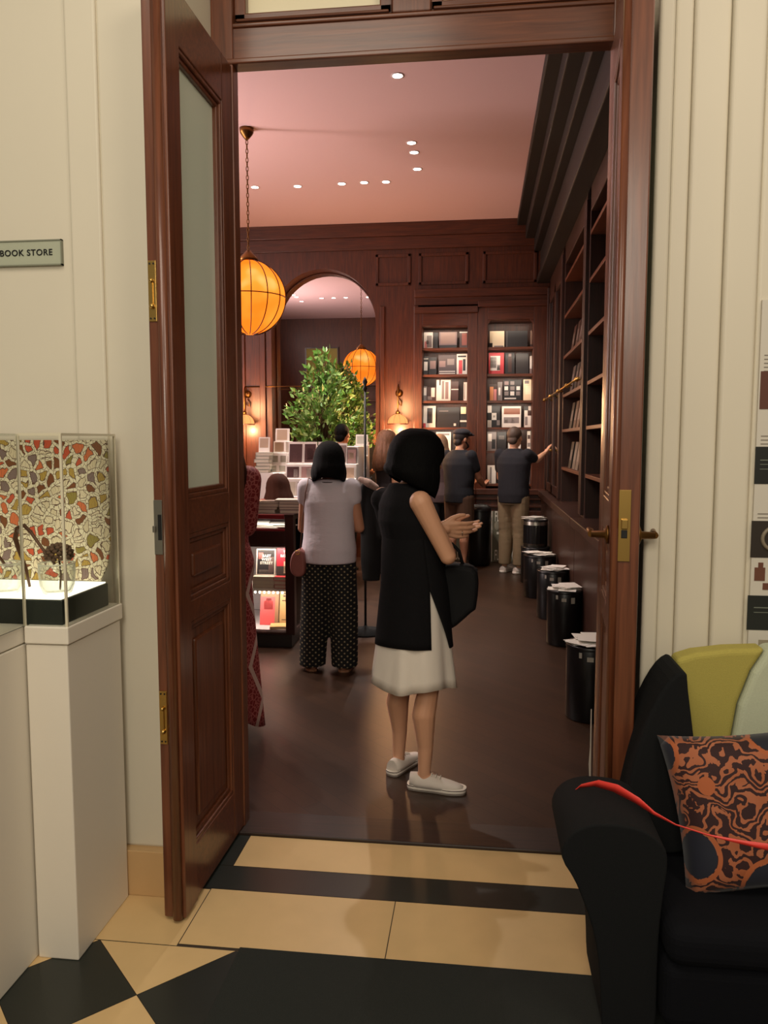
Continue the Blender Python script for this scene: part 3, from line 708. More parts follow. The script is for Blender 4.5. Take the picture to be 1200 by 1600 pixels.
# ---- downlights
LED = emis('downlight_lens', (1.0, 0.93, 0.82), 14)
DL = [(-0.655, 6.25, 'nearest to the doorway, alone'), (-0.664, 7.614, 'first of the row of three running away'), (-0.660, 7.861, 'middle of the row of three running away'), (-0.666, 8.33, 'last of the row of three running away'),
      (-1.034, 8.687, 'right end of the cross row'), (-1.271, 8.679, 'second from the right in the cross row'), (-1.519, 8.691, 'middle of the cross row'), (-2.017, 8.717, 'second from the left in the cross row'), (-2.492, 8.69, 'left end of the cross row, beside the lantern chain')]
AIMS = [(-0.9, 4.6, 0), (-0.3, 7.0, 0), (0.2, 8.6, 0.4), (0.4, 10.2, 1.2), (-1.1, 7.2, 1.0), (-1.5, 7.9, 1.2), (-1.9, 9.4, 2.0), (-2.1, 7.9, 1.0), (-2.3, 8.1, 1.1)]
for (x, y, w_), aim in zip(DL, AIMS):
    t = thing('ceiling_downlight', 'small recessed ceiling spotlight, ' + w_, 'ceiling light', (x, y, ZC), 0, 'ceiling spotlights')
    MB().m(mat('downlight_trim', (214, 196, 190), 0.5)).lathe([(0.052, 0.0), (0.052, -0.004), (0.040, -0.004), (0.040, 0.0)], n=20, caps=False).build('trim_ring', t)
    MB().m(LED).lathe([(0.0385, -0.001), (0.0385, -0.003)], n=20).build('lens', t)
    lamp('SPOT', 'downlight_beam', (x, y, ZC-0.03), 200 if x > -0.9 else 420, (1.0, 0.93, 0.86), aim, 0.03, None, 62 if x > -0.9 else 46, 0.8)
DM = [(-3.57, 6.1, 'left end of the mirrored slanting row'), (-3.56, 5.88, 'middle of the mirrored slanting row'), (-3.57, 5.4, 'right end of the mirrored slanting row'), (-3.10, 5.7, 'first in the mirrored straight row'), (-2.86, 5.7, 'second in the mirrored straight row'), (-2.62, 5.7, 'third in the mirrored straight row'), (-2.18, 5.7, 'last in the mirrored straight row')]
for x, y, w_ in DM:
    t = thing('ceiling_downlight', 'small recessed ceiling spotlight seen in the arched mirror, ' + w_, 'ceiling light', (x, y, ZC), 0, 'ceiling spotlights')
    MB().m(mat('downlight_trim', (214, 196, 190), 0.5)).lathe([(0.052, 0.0), (0.052, -0.004), (0.040, -0.004), (0.040, 0.0)], n=20, caps=False).build('trim_ring', t)
    MB().m(LED).lathe([(0.0385, -0.001), (0.0385, -0.003)], n=20).build('lens', t)
for x, y, e_ in ((-3.57, 5.88, 200), (-2.86, 5.7, 200), (-2.18, 5.7, 160)):
    lamp('SPOT', 'downlight_beam', (x, y, ZC-0.03), e_, (1.0, 0.90, 0.80), (x+0.9, y-0.4, 0), 0.03, None, 66, 0.7)

# ---- globe lantern on a chain
GLOBE = MATS['lantern_silk'] = None
m, nt, out = new_mat('lantern_silk')
e = nd(nt, 'ShaderNodeEmission'); tc = nd(nt, 'ShaderNodeTexCoord'); nz = nd(nt, 'ShaderNodeTexNoise'); nz.inputs['Scale'].default_value = 2.6; nz.inputs['Detail'].default_value = 2
nt.links.new(tc.outputs['Object'], nz.inputs['Vector'])
lw = nd(nt, 'ShaderNodeLayerWeight'); lw.inputs[0].default_value = 0.5
r = nd(nt, 'ShaderNodeValToRGB'); r.color_ramp.elements[0].position = 0.42; r.color_ramp.elements[1].position = 0.60; e3 = r.color_ramp.elements.new(0.70); e3.color = (1.0, 0.42, 0.12, 1)
r.color_ramp.elements[0].color = (0.95, 0.165, 0.010, 1); r.color_ramp.elements[1].color = (1.0, 0.25, 0.025, 1)
nt.links.new(nz.outputs[0], r.inputs[0]); nt.links.new(r.outputs[0], e.inputs[0]); e.inputs[1].default_value = 1.75
nt.links.new(e.outputs[0], out.inputs[0]); SILK = m
WIRE = mat('dark_wire', (60, 26, 12), 0.5)
LX, LY, LZ, LRAD = -2.105, 7.1, 2.860, 0.332
t = thing('globe_lantern', 'large glowing orange globe lantern hanging by a chain from the ceiling', 'pendant lamp', (LX, LY, LZ))
MB().m(SILK).ball((0, 0, 0), LRAD, 36, 22).build('globe_shade', t)
for k in range(14):
    a = PI*2*k/14 + 0.12
    MB().m(WIRE).tube([((LRAD+0.003)*math.sin(ph)*math.cos(a), (LRAD+0.003)*math.sin(ph)*math.sin(a), (LRAD+0.003)*math.cos(ph)) for ph in [PI*j/24 for j in range(1, 24)]], 0.0045, 6).build('rib', t)
MB().m(WIRE).tube([((LRAD+0.003)*math.cos(a), (LRAD+0.003)*math.sin(a), 0) for a in [2*PI*k/48 for k in range(48)]], 0.005, 6, True).build('hoop', t)
MB().m(BRASS_OLD).lathe([(0.02, LRAD+0.09), (0.045, LRAD+0.06), (0.085, LRAD+0.02), (0.09, LRAD-0.02)], n=20).build('cap', t)
b = MB().m(BRASS_OLD); z = LRAD+0.09; k = 0; top = ZC-LZ-0.10
while z < top:
    M = Matrix.Translation((0, 0, z+0.024)) @ Matrix.Rotation(PI/2*(k % 2), 4, 'Z')
    b.tube([(0.010*math.cos(a), 0, 0.024*math.sin(a)) for a in [2*PI*j/10 for j in range(10)]], 0.0042, 5, True, M); z += 0.0385; k += 1
b.build('chain', t)
MB().m(BRASS_OLD).lathe([(0.012, top), (0.03, top+0.02), (0.06, top+0.06), (0.065, ZC-LZ-0.0)], n=20).build('ceiling_rose', t)
# ---- wall sconces
SHADE = emis('sconce_shade_glow', (1.0, 0.36, 0.11), 1.5)
def sconce(x, lab):
    t = thing('wall_sconce', lab, 'wall lamp', (x, YB, 1.78), 0, 'wall sconces beside the mirror')
    MB().m(BRASS_OLD).lathe([(0.05, 0.0), (0.05, -0.015), (0.02, -0.03)], (0, 0, 0.40), 16, axis='y').build('back_plate', t)
    MB().m(BRASS_OLD).tube([(0, -0.01, 0.38), (0, -0.06, 0.47), (0, -0.11, 0.50), (0, -0.16, 0.46), (0, -0.17, 0.36), (0, -0.17, 0.22), (0, -0.17, 0.14)], 0.009, 8).lathe([(0.03, 0.0), (0.03, 0.03), (0.015, 0.05)], (0, -0.17, 0.12), 14).tube([(0.0, -0.02, 0.34), (0.035, -0.04, 0.29), (0.03, -0.05, 0.24), (0, -0.06, 0.26), (-0.02, -0.04, 0.30)], 0.007, 8).build('arm', t)
    prof = [(0.132*math.cos(a), 0.128*math.sin(a)) for a in [PI/2*k/10 for k in range(10)]] + [(0.012, 0.128)]
    MB().m(SHADE).lathe(prof, (0, -0.17, 0), 28, caps=False).build('shade', t)
    b = MB().m(WIRE)
    for k in range(10):
        a = 2*PI*k/10
        b.tube([(0.134*math.cos(p)*math.cos(a), -0.17+0.134*math.cos(p)*math.sin(a), 0.130*math.sin(p)) for p in [PI/2*j/7 for j in range(8)]], 0.0022, 4)
    b.tube([(0.133*math.cos(a), -0.17+0.133*math.sin(a), -0.002) for a in [2*PI*j/28 for j in range(28)]], 0.006, 6, True)
    b.build('shade_wire', t)
    lamp('POINT', 'sconce_bulb_and_fill', (x, YB-0.22, 1.70), 24, (1.0, 0.58, 0.28), None, 0.03); lamp('POINT', 'sconce_bulb_and_fill', (x, YB-0.50, 2.0), 52, (1.0, 0.50, 0.22), None, 0.10)  # second point is an added fill off the wall, spreading the glow
sconce(-1.05, 'small domed wall sconce right of the mirror, above the woman with wavy hair')
sconce(-3.09, 'small domed wall sconce left of the mirror, beside the open door leaf')

# ---- back bookcases with lit shelves
SHZ = [1.00, 1.43, 1.735, 2.08, 2.42, 2.76]
SHELF = wood('shelf_board', (84, 44, 28), (118, 66, 42), 0.4, 0.2, (1.2, 22, 22))
def back_case(x0, x1, ztop, lab, chamfer):
    xm = (x0+x1)/2; w2 = (x1-x0)/2
    t = thing('bookcase', lab, 'bookcase', (xm, YB, 0), 0, 'lit bookcases on the back wall')
    L_, R_ = (-0.85-xm if x0 < 0 else -0.035-xm), (-0.037-xm if x0 < 0 else RW-xm)
    b = MB().m(WOOD_SHOP)
    b.box(L_, -w2, -0.04, 0.02, 0.90, ztop+0.16).box(w2, R_, -0.04, 0.02, 0.90, ztop+0.16).m(WOOD_SHOPX).box(-w2, w2, -0.04, 0.02, ztop, ztop+0.16).box(L_, R_, -0.07, 0.0, ztop+0.16, ztop+0.24)
    if chamfer:
        for sg in (1, -1): b.prism([(sg*w2, ztop), (sg*(w2-0.05), ztop), (sg*w2, ztop-0.06)], -0.035, 0.02)
    b.build('front_frame', t, bevel=0.004)
    b = MB().m(WOOD_SHOP).box(-w2-0.02, -w2, 0.02, 0.36, 0.94, ztop+0.02).box(w2, w2+0.02, 0.02, 0.36, 0.94, ztop+0.02).box(-w2, w2, 0.34, 0.36, 0.94, ztop+0.02).box(-w2, w2, 0.02, 0.34, ztop, ztop+0.02)
    b.build('carcass', t)
    for i, z in enumerate(SHZ):
        MB().m(SHELF).box(-w2+0.001, w2-0.001, 0.0, 0.338, z-0.028, z).build('shelf', t)
        zt = (SHZ[i+1]-0.03 if i < 5 else ztop)
        lamp('AREA', 'shelf_light', (xm, YB+0.03, zt-0.012), 1.15, (1.0, 0.84, 0.68), (xm, YB+0.22, z), x1-x0-0.06, 0.03)
    # base cupboard under the counter ledge
    b = MB().m(WOOD_SHOPX).box(L_, R_, -0.16, 0.0, 0.87, 0.94).box(L_, R_, -0.13, 0.0, 0.80, 0.87).m(WOOD_SHOP).box(L_, R_, -0.10, 0.30, 0.06, 0.80).m(WOOD_DARK).box(L_, R_, -0.08, 0.28, 0.0, 0.06)
    b.m(WOOD_SHOPX).box(L_, R_, -0.125, -0.1, 0.70, 0.73)
    b.build('base_cupboard', t, bevel=0.006)
    for a_, c_ in ((L_+0.03, (L_+R_)/2-0.015), ((L_+R_)/2+0.015, R_-0.03)):
        MB().m(WOOD_SHOP).box(a_, c_, -0.112, -0.098, 0.12, 0.66).build('cupboard_door', t, bevel=0.008)
    return t
back_case(-0.749, -0.163, 3.035, 'lit bookcase beside the right wall sconce, behind the man in the cap', False)
back_case(0.089, 0.671, 3.10, 'lit bookcase with clipped top corners behind the man in khaki trousers', True)

# ---- books
def cm(rgb): return mat('cover_%d_%d_%d' % rgb, rgb, 0.45)
def book(lab, x0, x1, z0, h, y, th, rgb, art=(), lean=9, group=None, rotz=0.0, name='book', flip=False):
    """face-out book: front at y, art rectangles in 0..1 cover coordinates"""
    w = x1-x0
    b = MB().m(cm(rgb)); b.box(-w/2, w/2, 0, 0.004, 0, h).box(-w/2, w/2, th-0.004, th, 0, h).box(-w/2, -w/2+0.004, 0.004, th-0.004, 0, h)
    b.m(PAGES).box(-w/2+0.004, w/2-0.003, 0.004, th-0.004, 0.003, h-0.003)
    for u0, v0, u1, v1, c in art:
        b.m(cm(c)).box(-w/2+u0*w, -w/2+u1*w, -0.0012, 0.001, v0*h, v1*h)
    if flip:
        for v in b.bm.verts: v.co.x = -v.co.x
    o = b.build(name); o.location = ((x0+x1)/2, y, z0+0.0005+th*math.sin(math.radians(lean))*0); o.rotation_euler = (math.radians(-lean), 0, rotz)
    tag(o, lab, 'book', group); return o
def flat_book(lab, x, y, z, w, d_, th, rgb, rotz=0.0, group=None):
    b = MB().m(cm(rgb)); b.box(-w/2, w/2, -d_/2, d_/2, 0, 0.003).box(-w/2, w/2, -d_/2, d_/2, th-0.003, th).box(-w/2, -w/2+0.003, -d_/2, d_/2, 0.003, th-0.003)
    b.m(PAGES).box(-w/2+0.003, w/2-0.004, -d_/2+0.004, d_/2-0.004, 0.003, th-0.003)
    o = b.build('book'); o.location = (x, y, z); o.rotation_euler = (0, 0, rotz); tag(o, lab, 'book', group); return o
def bx(px): return (px-749)*10.42/1222 + 0.0   # shelf x at the book fronts
W_ = (206, 196, 186); K = (26, 22, 22); G_ = (120, 108, 104); DB = (62, 36, 28); MV = (124, 100, 96); RD = (184, 52, 56); CR = (226, 204, 170); PK = (196, 120, 116); OR = (206, 134, 88); GR = (84, 76, 72)
LB = 'books in the lit bookcase by the sconce'; RB = 'books in the clipped-corner lit bookcase'
rows = {
 'L': [
  (5, [('grey white book with dark figures', 661, 676, .25, W_, [(.35,.1,.9,.8,G_),(.1,.05,.4,.45,PK),(.3,.3,.55,.5,K)]), ('black book behind mauve picture panel', 677, 684, .22, K, []), ('mauve brown square picture book', 686, 713, .24, MV, [(.08,.3,.92,.96,(140,112,100)),(.0,.0,1,.22,K)]), ('reddish brown book with dark edge', 717, 729, .27, DB, [(.3,.2,.95,.9,(140,70,54)),(.0,.93,1,1,W_)])]),
  (4, [('black book with white face', 661, 669, .25, K, [(.1,.25,.9,.72,W_),(.0,.86,1,.9,W_)]), ('black book with grey face', 670, 682, .24, K, [(.15,.35,.9,.8,MV)]), ('wide dark book with two white title lines', 685, 712, .27, (70,56,56), [(.05,.16,.95,.2,W_),(.05,.06,.95,.10,W_),(.5,.5,.9,.8,G_),(.05,.4,.4,.7,MV)]), ('white book with a red figure', 713, 729, .28, W_, [(.2,.05,.55,.7,RD),(.6,.2,.85,.75,K),(.1,.84,.9,.92,K)])]),
  (3, [('grey book with pale bust', 661, 667, .20, G_, [(.1,.4,.9,.9,W_)]), ('brown book with pale figure', 667, 681, .19, DB, [(.5,.3,.9,.95,W_),(.1,.1,.6,.35,G_)]), ('white book with grey paired shapes', 682, 704, .285, W_, [(.38,.1,.55,.95,G_),(.62,.1,.85,.9,MV),(.2,.75,.3,1,K)]), ('dark brown book with one pale line', 705, 716, .26, DB, [(.0,.58,1,.62,W_)]), ('slim white book', 724, 729, .25, W_, [(.2,.1,.4,.9,G_)])]),
  (2, [('white book with dark oval wreath', 662, 681, .29, W_, [(.3,.2,.75,.9,K),(.4,.4,.6,.75,DB),(.0,.0,.2,.2,RD)]), ('wide plain black book', 683, 718, .27, K, [(.1,.80,.5,.83,G_),(.75,.08,.85,.2,W_)]), ('black book with cream figure', 719, 729, .28, K, [(.1,.65,.9,.98,CR),(.0,.26,1,.34,W_)])]),
  (1, [('pale grey book', 663, 680, .24, G_, [(.1,.6,.9,.9,W_)]), ('white book with grey portrait', 682, 705, .25, W_, [(.1,.82,.9,.92,G_),(.2,.1,.8,.6,MV)]), ('dark book behind the cap', 707, 728, .24, K, [(.2,.2,.8,.5,GR)])]),
  (0, [('dark brown book', 663, 690, .30, DB, []), ('grey white book', 694, 726, .31, G_, [(.2,.2,.8,.8,W_)])]),
 ],
 'R': [
  (5, [('cream book', 763, 785, .28, CR, [(.3,.0,.95,.14,G_),(.0,.0,.2,.3,K)]), ('large square black book', 787, 820, .28, K, [(.04,.04,.08,.98,GR),(.04,.02,.9,.05,GR)]), ('tan and dark book', 824, 834, .28, (120,92,76), [(.0,.0,1,.2,DB)])]),
  (4, [('red bordered book with white picture', 762, 785, .29, RD, [(.1,.18,.75,.85,W_),(.1,.3,.5,.8,G_),(.55,.2,.75,.45,K)]), ('dark brown book with standing figure', 787, 801, .29, K, [(.3,.1,.7,.8,DB),(.35,.82,.65,.95,MV)]), ('dark grey book', 803, 822, .28, (40,34,32), []), ('pale slim book', 824, 833, .24, W_, [(.0,.0,1,.3,MV)])]),
  (3, [('black book with peach and white figures', 763, 775, .22, (60,40,34), [(.1,.0,.55,.85,OR),(.6,.0,.95,.7,PK)]), ('slim grey striped book', 776, 783, .25, G_, [(.2,.3,.6,.7,W_)]), ('black book with a grid of white squares', 785, 812, .28, K, [(.05,.5,.25,.68,W_),(.38,.5,.62,.68,G_),(.72,.5,.92,.68,W_),(.05,.25,.28,.44,G_),(.38,.25,.6,.44,W_),(.7,.25,.92,.44,G_),(.38,.75,.6,.92,G_),(.05,.08,.7,.14,W_),(.05,.75,.28,.92,MV)]), ('bright cream book', 815, 834, .28, CR, [(.15,.8,.7,.95,G_),(.25,.3,.9,.7,(236,222,190))])]),
  (2, [('black and white chequered book', 761, 780, .29, K, [(.0,.67,.33,1,W_),(.34,.34,.72,.66,W_),(.0,.0,.33,.33,W_),(.45,.45,.62,.55,K),(.75,.1,1,.33,G_)]), ('white book with brown banner', 783, 812, .28, W_, [(.1,.62,.95,.9,(128,78,56)),(.1,.2,.9,.48,G_),(.15,.22,.3,.4,W_),(.5,.22,.62,.42,W_)]), ('white book with dark peak', 817, 833, .28, W_, [(.1,.1,.5,.5,G_),(.5,.55,1,.8,DB),(.0,.8,.6,1,K)])]),
  (1, [('grey book with dark bands', 761, 775, .25, G_, [(.1,.5,.5,.9,W_),(.5,.1,.9,.6,K)]), ('black book', 776, 790, .25, K, [(.2,.6,.8,.8,GR)]), ('white and grey book behind the man in khaki trousers', 793, 812, .25, W_, [(.1,.3,.6,.9,G_)]), ('white book with dark bands', 822, 833, .26, W_, [(.1,.2,.9,.4,G_),(.1,.6,.9,.8,DB)])]),
  (0, [('pale rolled cover book', 762, 775, .24, W_, [(.3,.0,.5,.9,G_)]), ('black book low down', 777, 800, .30, K, []), ('grey book low down', 824, 833, .30, G_, [(.2,.2,.8,.5,W_)])]),
 ]}
ORD = {5: 'top', 4: 'second', 3: 'third', 2: 'fourth', 1: 'fifth', 0: 'bottom'}
for side, lst in rows.items():
    for sh, bs in lst:
        for lab, p0, p1, h, c, art in bs:
            lim = (-0.745, -0.167) if side == 'L' else (0.093, 0.667)
            x0, x1 = max(bx(p0), lim[0]+0.004), min(bx(p1), lim[1]-0.002)
            book('%s, %s shelf of the %s bookcase' % (lab, ORD[sh], 'sconce-side' if side == 'L' else 'clipped-corner'), x0, x1, SHZ[sh], min(h, (SHZ[sh+1] if sh < 5 else 3.03)-SHZ[sh]-0.045), YB+0.12, 0.025, c, art, 9, LB if side == 'L' else RB)

# ---- leaning posters with the word at top and bottom
POST = mat('poster_olive_grey', (96, 92, 74), 0.6); PINK = mat('poster_grey_figure', (140, 134, 116), 0.6); LETTER = mat('poster_lettering', (216, 210, 196), 0.6)
def poster(x0, w, lab):
    t = thing('poster', lab, 'poster', (x0, YB-0.20, 0.0), 0, 'posters leaning on the cupboards'); t.rotation_euler = (math.radians(-5), 0, 0)
    MB().m(POST).box(0, w, 0, 0.012, 0.005, 0.66).build('board', t)
    b = MB().m(LETTER).box(0, 0.012, -0.001, 0, 0.005, 0.66).box(w-0.012, w, -0.001, 0, 0.005, 0.66).box(0.07, 0.2, -0.0015, 0, 0.36, 0.39)
    b.m(PINK).ball((0.07, 0, 0.47), (0.03, 0.002, 0.06), 12, 8).ball((0.18, 0, 0.30), (0.07, 0.002, 0.10), 12, 8)
    b.build('printed_figure', t)
    for z in (0.585, 0.085): link('lettering', text_mesh('FLEDERMAUS', 0.19, LETTER, face_south(w/2, -0.002, z), 0.0006, 0.95, 0.002, (w-0.05)/1.19/ (0.19/0.19) ), t)
poster(0.165, 0.44, 'poster with tall white letters behind the man in khaki trousers')
poster(-0.63, 0.44, 'poster with tall white letters half hidden by the woman in black')

# ---- right-hand wall bookcases (dark, seen edge on)
def side_case(y0, y1, lab, glazed):
    t = thing('bookcase', lab, 'bookcase', (RW, (y0+y1)/2, 0), 0, 'dark bookcases along the right wall')
    h = (y1-y0)/2
    b = MB().m(WALNUT)
    b.box(0, 0.35, -h, -h+0.09, 0, 3.55).box(0, 0.35, h-0.09, h, 0, 3.55).box(0.33, 0.355, -h, h, 0, 3.55).box(0, 0.35, -h, h, 3.35, 3.55)
    b.box(-0.03, 0.02, -h, -h+0.06, 0.95, 3.45).box(-0.03, 0.02, h-0.06, h, 0.95, 3.45)
    b.m(WALNUT).box(-0.06, 0.33, -h, h, 0.06, 0.86).box(-0.10, 0.33, -h, h, 0.86, 0.93).m(WOOD_DARK).box(-0.03, 0.33, -h, h, 0, 0.06)
    b.build('carcass', t, bevel=0.006)
    for z in (1.29, 1.675, 2.03, 2.42, 2.83, 3.2): MB().m(SHELF).box(0.0 if not glazed else 0.05, 0.33, -h+0.09, h-0.09, z-0.03, z).build('shelf', t, bevel=0.003)
    if glazed:
        for s in (-1, 1):
            f = MB().m(WALNUT); a, c = (-h+0.092, -0.004) if s < 0 else (0.004, h-0.092)
            f.box(-0.012, 0.02, a, a+0.07, 0.95, 3.34).box(-0.012, 0.02, c-0.07, c, 0.95, 3.34).box(-0.012, 0.02, a, c, 0.95, 1.05).box(-0.012, 0.02, a, c, 3.24, 3.34)
            o = f.build('glazed_door', t, bevel=0.004)
            MB().m(glass('case_glass', (0.85, 0.85, 0.82), 0.3)).box(0.002, 0.006, a+0.07, c-0.07, 1.05, 3.24).build('pane', o)
            MB().m(BRASS).ball((-0.03, (c-0.035) if s < 0 else (a+0.035), 1.45), 0.015, 10, 8).build('knob', o)
    return t
side_case(8.42, 10.12, 'glazed dark bookcase at the far end of the right wall', True)
side_case(6.58, 8.40, 'open dark bookcase in the middle of the right wall', False)
side_case(4.74, 6.56, 'dark bookcase on the right wall hidden behind the right door leaf', False)
rnd = random.Random(5)
for z, nm in ((1.29, 'lowest'), (1.675, 'second lowest'), (2.03, 'third'), (2.42, 'fourth')):
    for k, yb in enumerate((6.74, 6.98, 7.3)):
        c = rnd.choice([K, DB, GR, (70, 40, 32)])
        o = book('dark book, %s place on the %s shelf of the open right-wall bookcase' % (('nearest', 'next', 'third')[k], nm), 0, 0.2, z, 0.26, 0, 0.025, c, [(.2, .3, .8, .7, G_)], 8, 'dark books on the right-wall shelves', flip=True)
        o.location = (RW+0.035, yb+0.62, z); o.rotation_euler = (math.radians(-8), 0, -PI/2)
t = thing('library_rail', 'brass ladder rail running along the right-wall bookcases', 'rail', (RW-0.05, 0, 2.068))
MB().m(BRASS).tube([(0, 6.6, 0), (0, 10.2, 0)], 0.009, 10).build('rod', t)
for y in (6.75, 7.5, 8.3, 9.2, 10.0):
    MB().m(BRASS).ball((0, y, 0), 0.022, 12, 8).tube([(0, y, 0), (0.05, y, 0)], 0.008, 8).build('bracket', t)

# ---- black drums with papers on top, along the right wall
DRUM = mat('black_drum', (16, 16, 17), 0.32); LABEL = mat('drum_label', (170, 164, 152), 0.6)
def drum(x, y, lab, r=0.135, h=0.425, z=0.0, papers='', silver=False):
    t = thing('drum_stool', lab, 'stool', (x, y, z), 0, 'black drum stools along the right wall')
    MB().m(STEEL if silver else DRUM).lathe([(r-0.006, 0), (r, 0.006), (r, h-0.02), (r-0.004, h-0.012)], n=40).build('drum', t)
    MB().m(DRUM).lathe([(r+0.003, h-0.02), (r+0.004, h-0.004), (r, h), (0.001, h)], n=40, caps=False).build('lid', t)
    if silver:
        for k in range(9):
            a = PI + 0.2 + k*0.3
            q = MB().m(DRUM).box(-0.018, 0.018, -0.002, 0.002, 0.04, h-0.06, Matrix.Rotation(a+PI/2, 4, 'Z') @ Matrix.Translation((0, -r-0.0012, 0))); q.build('dark_band', t)
    else:
        for a, w, z0, z1 in ((-PI/2-0.15, 0.035, h-0.075, h-0.05), (-PI/2+0.35, 0.03, h-0.09, h-0.045), (-PI/2-0.55, 0.016, h-0.06, h-0.03)):
            MB().m(LABEL).box(-w/2, w/2, -0.001, 0.001, z0, z1, Matrix.Rotation(a+PI/2, 4, 'Z') @ Matrix.Translation((0, -r-0.0012, 0))).build('label', t)
    if papers:
        rr = random.Random(int(x*1000+y*77)); b = MB().m(PAPER)
        for k in range(9):
            a = rr.random()*6.28; q = r*0.5*rr.random()
            M = Matrix.Translation((q*math.cos(a), q*math.sin(a), 0.0008+k*0.0032)) @ Matrix.Rotation(rr.random()*3, 4, 'Z') @ Matrix.Rotation(rr.uniform(-0.02, 0.05), 4, 'X')
            b.box(-0.065, 0.065, -0.085, 0.085, 0, 0.0024, M)
        o = b.build('leaflet_pile'); o.location = (x, y, z+h); tag(o, papers, 'leaflets', 'white leaflets on the drum stools'); o['kind'] = 'stuff'
drum(0.635, 4.42, 'nearest black drum stool, half hidden by the right door leaf', papers='white leaflets on the nearest black drum')
drum(0.665, 6.05, 'black drum stool with white labels, second from the doorway', papers='white leaflets on the second drum from the doorway')
drum(0.655, 6.95, 'low black drum stool behind the labelled one, third from the doorway', papers='white leaflets on the third drum from the doorway')
drum(0.615, 7.9, 'black drum stool fourth from the doorway, wider papers on top', 0.16, papers='white leaflets on the fourth drum from the doorway')
drum(0.625, 8.7, 'black drum stool beneath the silver banded one', 0.155, 0.40)
drum(0.625, 8.7, 'silver drum with dark bands stacked on the farthest drum stool', 0.13, 0.30, 0.401, 'white leaflets on the stacked silver drum', True)
t = thing('waste_bin', 'tall black bin before the cupboards beside the man in the cap', 'bin', (0.015, 9.86, 0))
MB().m(BLACK).lathe([(0.115, 0), (0.135, 0.03), (0.14, 0.70), (0.132, 0.72), (0.12, 0.72)], n=32).build('body', t); MB().m(BLACK_METAL).lathe([(0.143, 0.68), (0.145, 0.71), (0.10, 0.76), (0.001, 0.775)], n=32, caps=False).build('lid', t)

# ================================================================== SHOP FURNITURE
# ---- glazed counter
CX0, CX1, CY0, CY1 = -2.9, -1.362, 5.65, 6.42
RED = mat('red_lacquer_edge', (120, 28, 34), 0.35)
t = thing('display_counter', 'dark wooden glazed counter with lit book shelves and papers tray', 'counter', ((CX0+CX1)/2, (CY0+CY1)/2, 0))
ox, oy = t.location.x, t.location.y
def lb(b, x0, x1, y0, y1, z0, z1): return b.box(x0-ox, x1-ox, y0-oy, y1-oy, z0, z1)
b = MB().m(WOOD_DARK); lb(b, CX0, CX1, CY0, CY1, 0.995, 1.012); b.m(RED); lb(b, CX0, CX1-0.07, CY0-0.004, CY0+0.01, 0.975, 1.010); b.build('top', t, bevel=0.003)
b = MB().m(WOOD_DARK)
for x in (CX0, CX1-0.068):
    for y in (CY0, CY1-0.068): lb(b, x, x+0.068, y, y+0.068, 0.10, 0.995)
lb(b, CX0+.068, CX1-.068, CY0, CY1, 0.10, 0.115); lb(b, CX0, CX1, CY1-0.02, CY1, 0.115, 0.995)
lb(b, CX0+.068, CX1-.068, CY0+0.002, CY0+0.03, 0.765, 0.782); lb(b, CX1-0.05, CX1-0.012, CY0+.068, CY1-.068, 0.10, 0.13); lb(b, CX1-0.05, CX1-0.012, CY0+.068, CY1-.068, 0.965, 0.995)
b.build('frame', t, bevel=0.003)
b = MB().m(RED); lb(b, CX0+.068, CX1-.068, CY0+0.004, CY1-0.07, 0.885, 0.900); b.build('papers_tray', t)
b = MB().m(WOOD_DARK); lb(b, CX0+.068, CX1-.068, CY0+0.004, CY0+0.022, 0.784, 0.884); o = b.build('drawer', t, bevel=0.003)
b = MB().m(BRASS_OLD).ball((-0.25, CY0-oy-0.008, 0.835), 0.014, 12, 8); b.build('knob', o)
b = MB().m(mat('pale_shelf', (196, 186, 178), 0.5)); lb(b, CX0+.07, CX1-.07, CY0+0.03, CY1-0.07, 0.425, 0.445); b.build('shelf', t)
b = MB().m(mat('pale_floor', (184, 176, 182), 0.5)); lb(b, CX0+.07, CX1-.07, CY0+0.03, CY1-0.07, 0.1155, 0.130); lb(b, CX0+.07, CX1-.07, CY1-0.06, CY1-0.022, 0.13, 0.76); b.build('lining', t)
b = MB().m(glass('counter_glass', (0.97, 0.97, 0.96), 0.12)); lb(b, CX0+.068, CX1-.068, CY0+0.012, CY0+0.017, 0.115, 0.765); lb(b, CX1-0.030, CX1-0.025, CY0+.068, CY1-.068, 0.13, 0.965); b.build('glass_pane', t)
b = MB().m(mat('grey_plinth', (52, 52, 50), 0.4)); lb(b, CX0+0.03, CX1-0.03, CY0+0.03, CY1-0.03, 0, 0.10); b.build('plinth', t)
b = MB().m(emis('led_bead', (1.0, 0.86, 0.66), 5))
for k in range(22): b.ball((CX1-ox-0.10-k*0.035, CY0-oy+0.034, 0.415), 0.010, 10, 6)
b.build('light_string', t)['label'] = 'string of glowing white bulbs'
lamp('AREA', 'counter_light_and_fill', (-1.75, CY0+0.07, 0.755), 3.4, (1.0, 0.84, 0.68), (-1.75, CY0+0.2, 0.4), 0.7, 0.03)
lamp('AREA', 'counter_light_and_fill', (-1.75, CY0+0.06, 0.985), 1.4, (1.0, 0.88, 0.76), (-1.75, CY0+0.16, 0.9), 0.6, 0.03)  # added fill under the top, brightens the tray papers
lamp('AREA', 'counter_light_and_fill', (-1.75, CY0+0.07, 0.412), 3.4, (1.0, 0.84, 0.68), (-1.75, CY0+0.2, 0.1), 0.7, 0.03)
CB = 'books inside the glazed counter'
o = book('black and white book with three title lines on the upper counter shelf', -1.685, -1.535, 0.535, 0.20, CY0+0.10, 0.02, W_, [(.06,.04,.94,.96,(40,36,38)),(.1,.6,.35,.85,PK),(.65,.1,.92,.7,MV),(.15,.06,.85,.2,G_)], 10, CB)
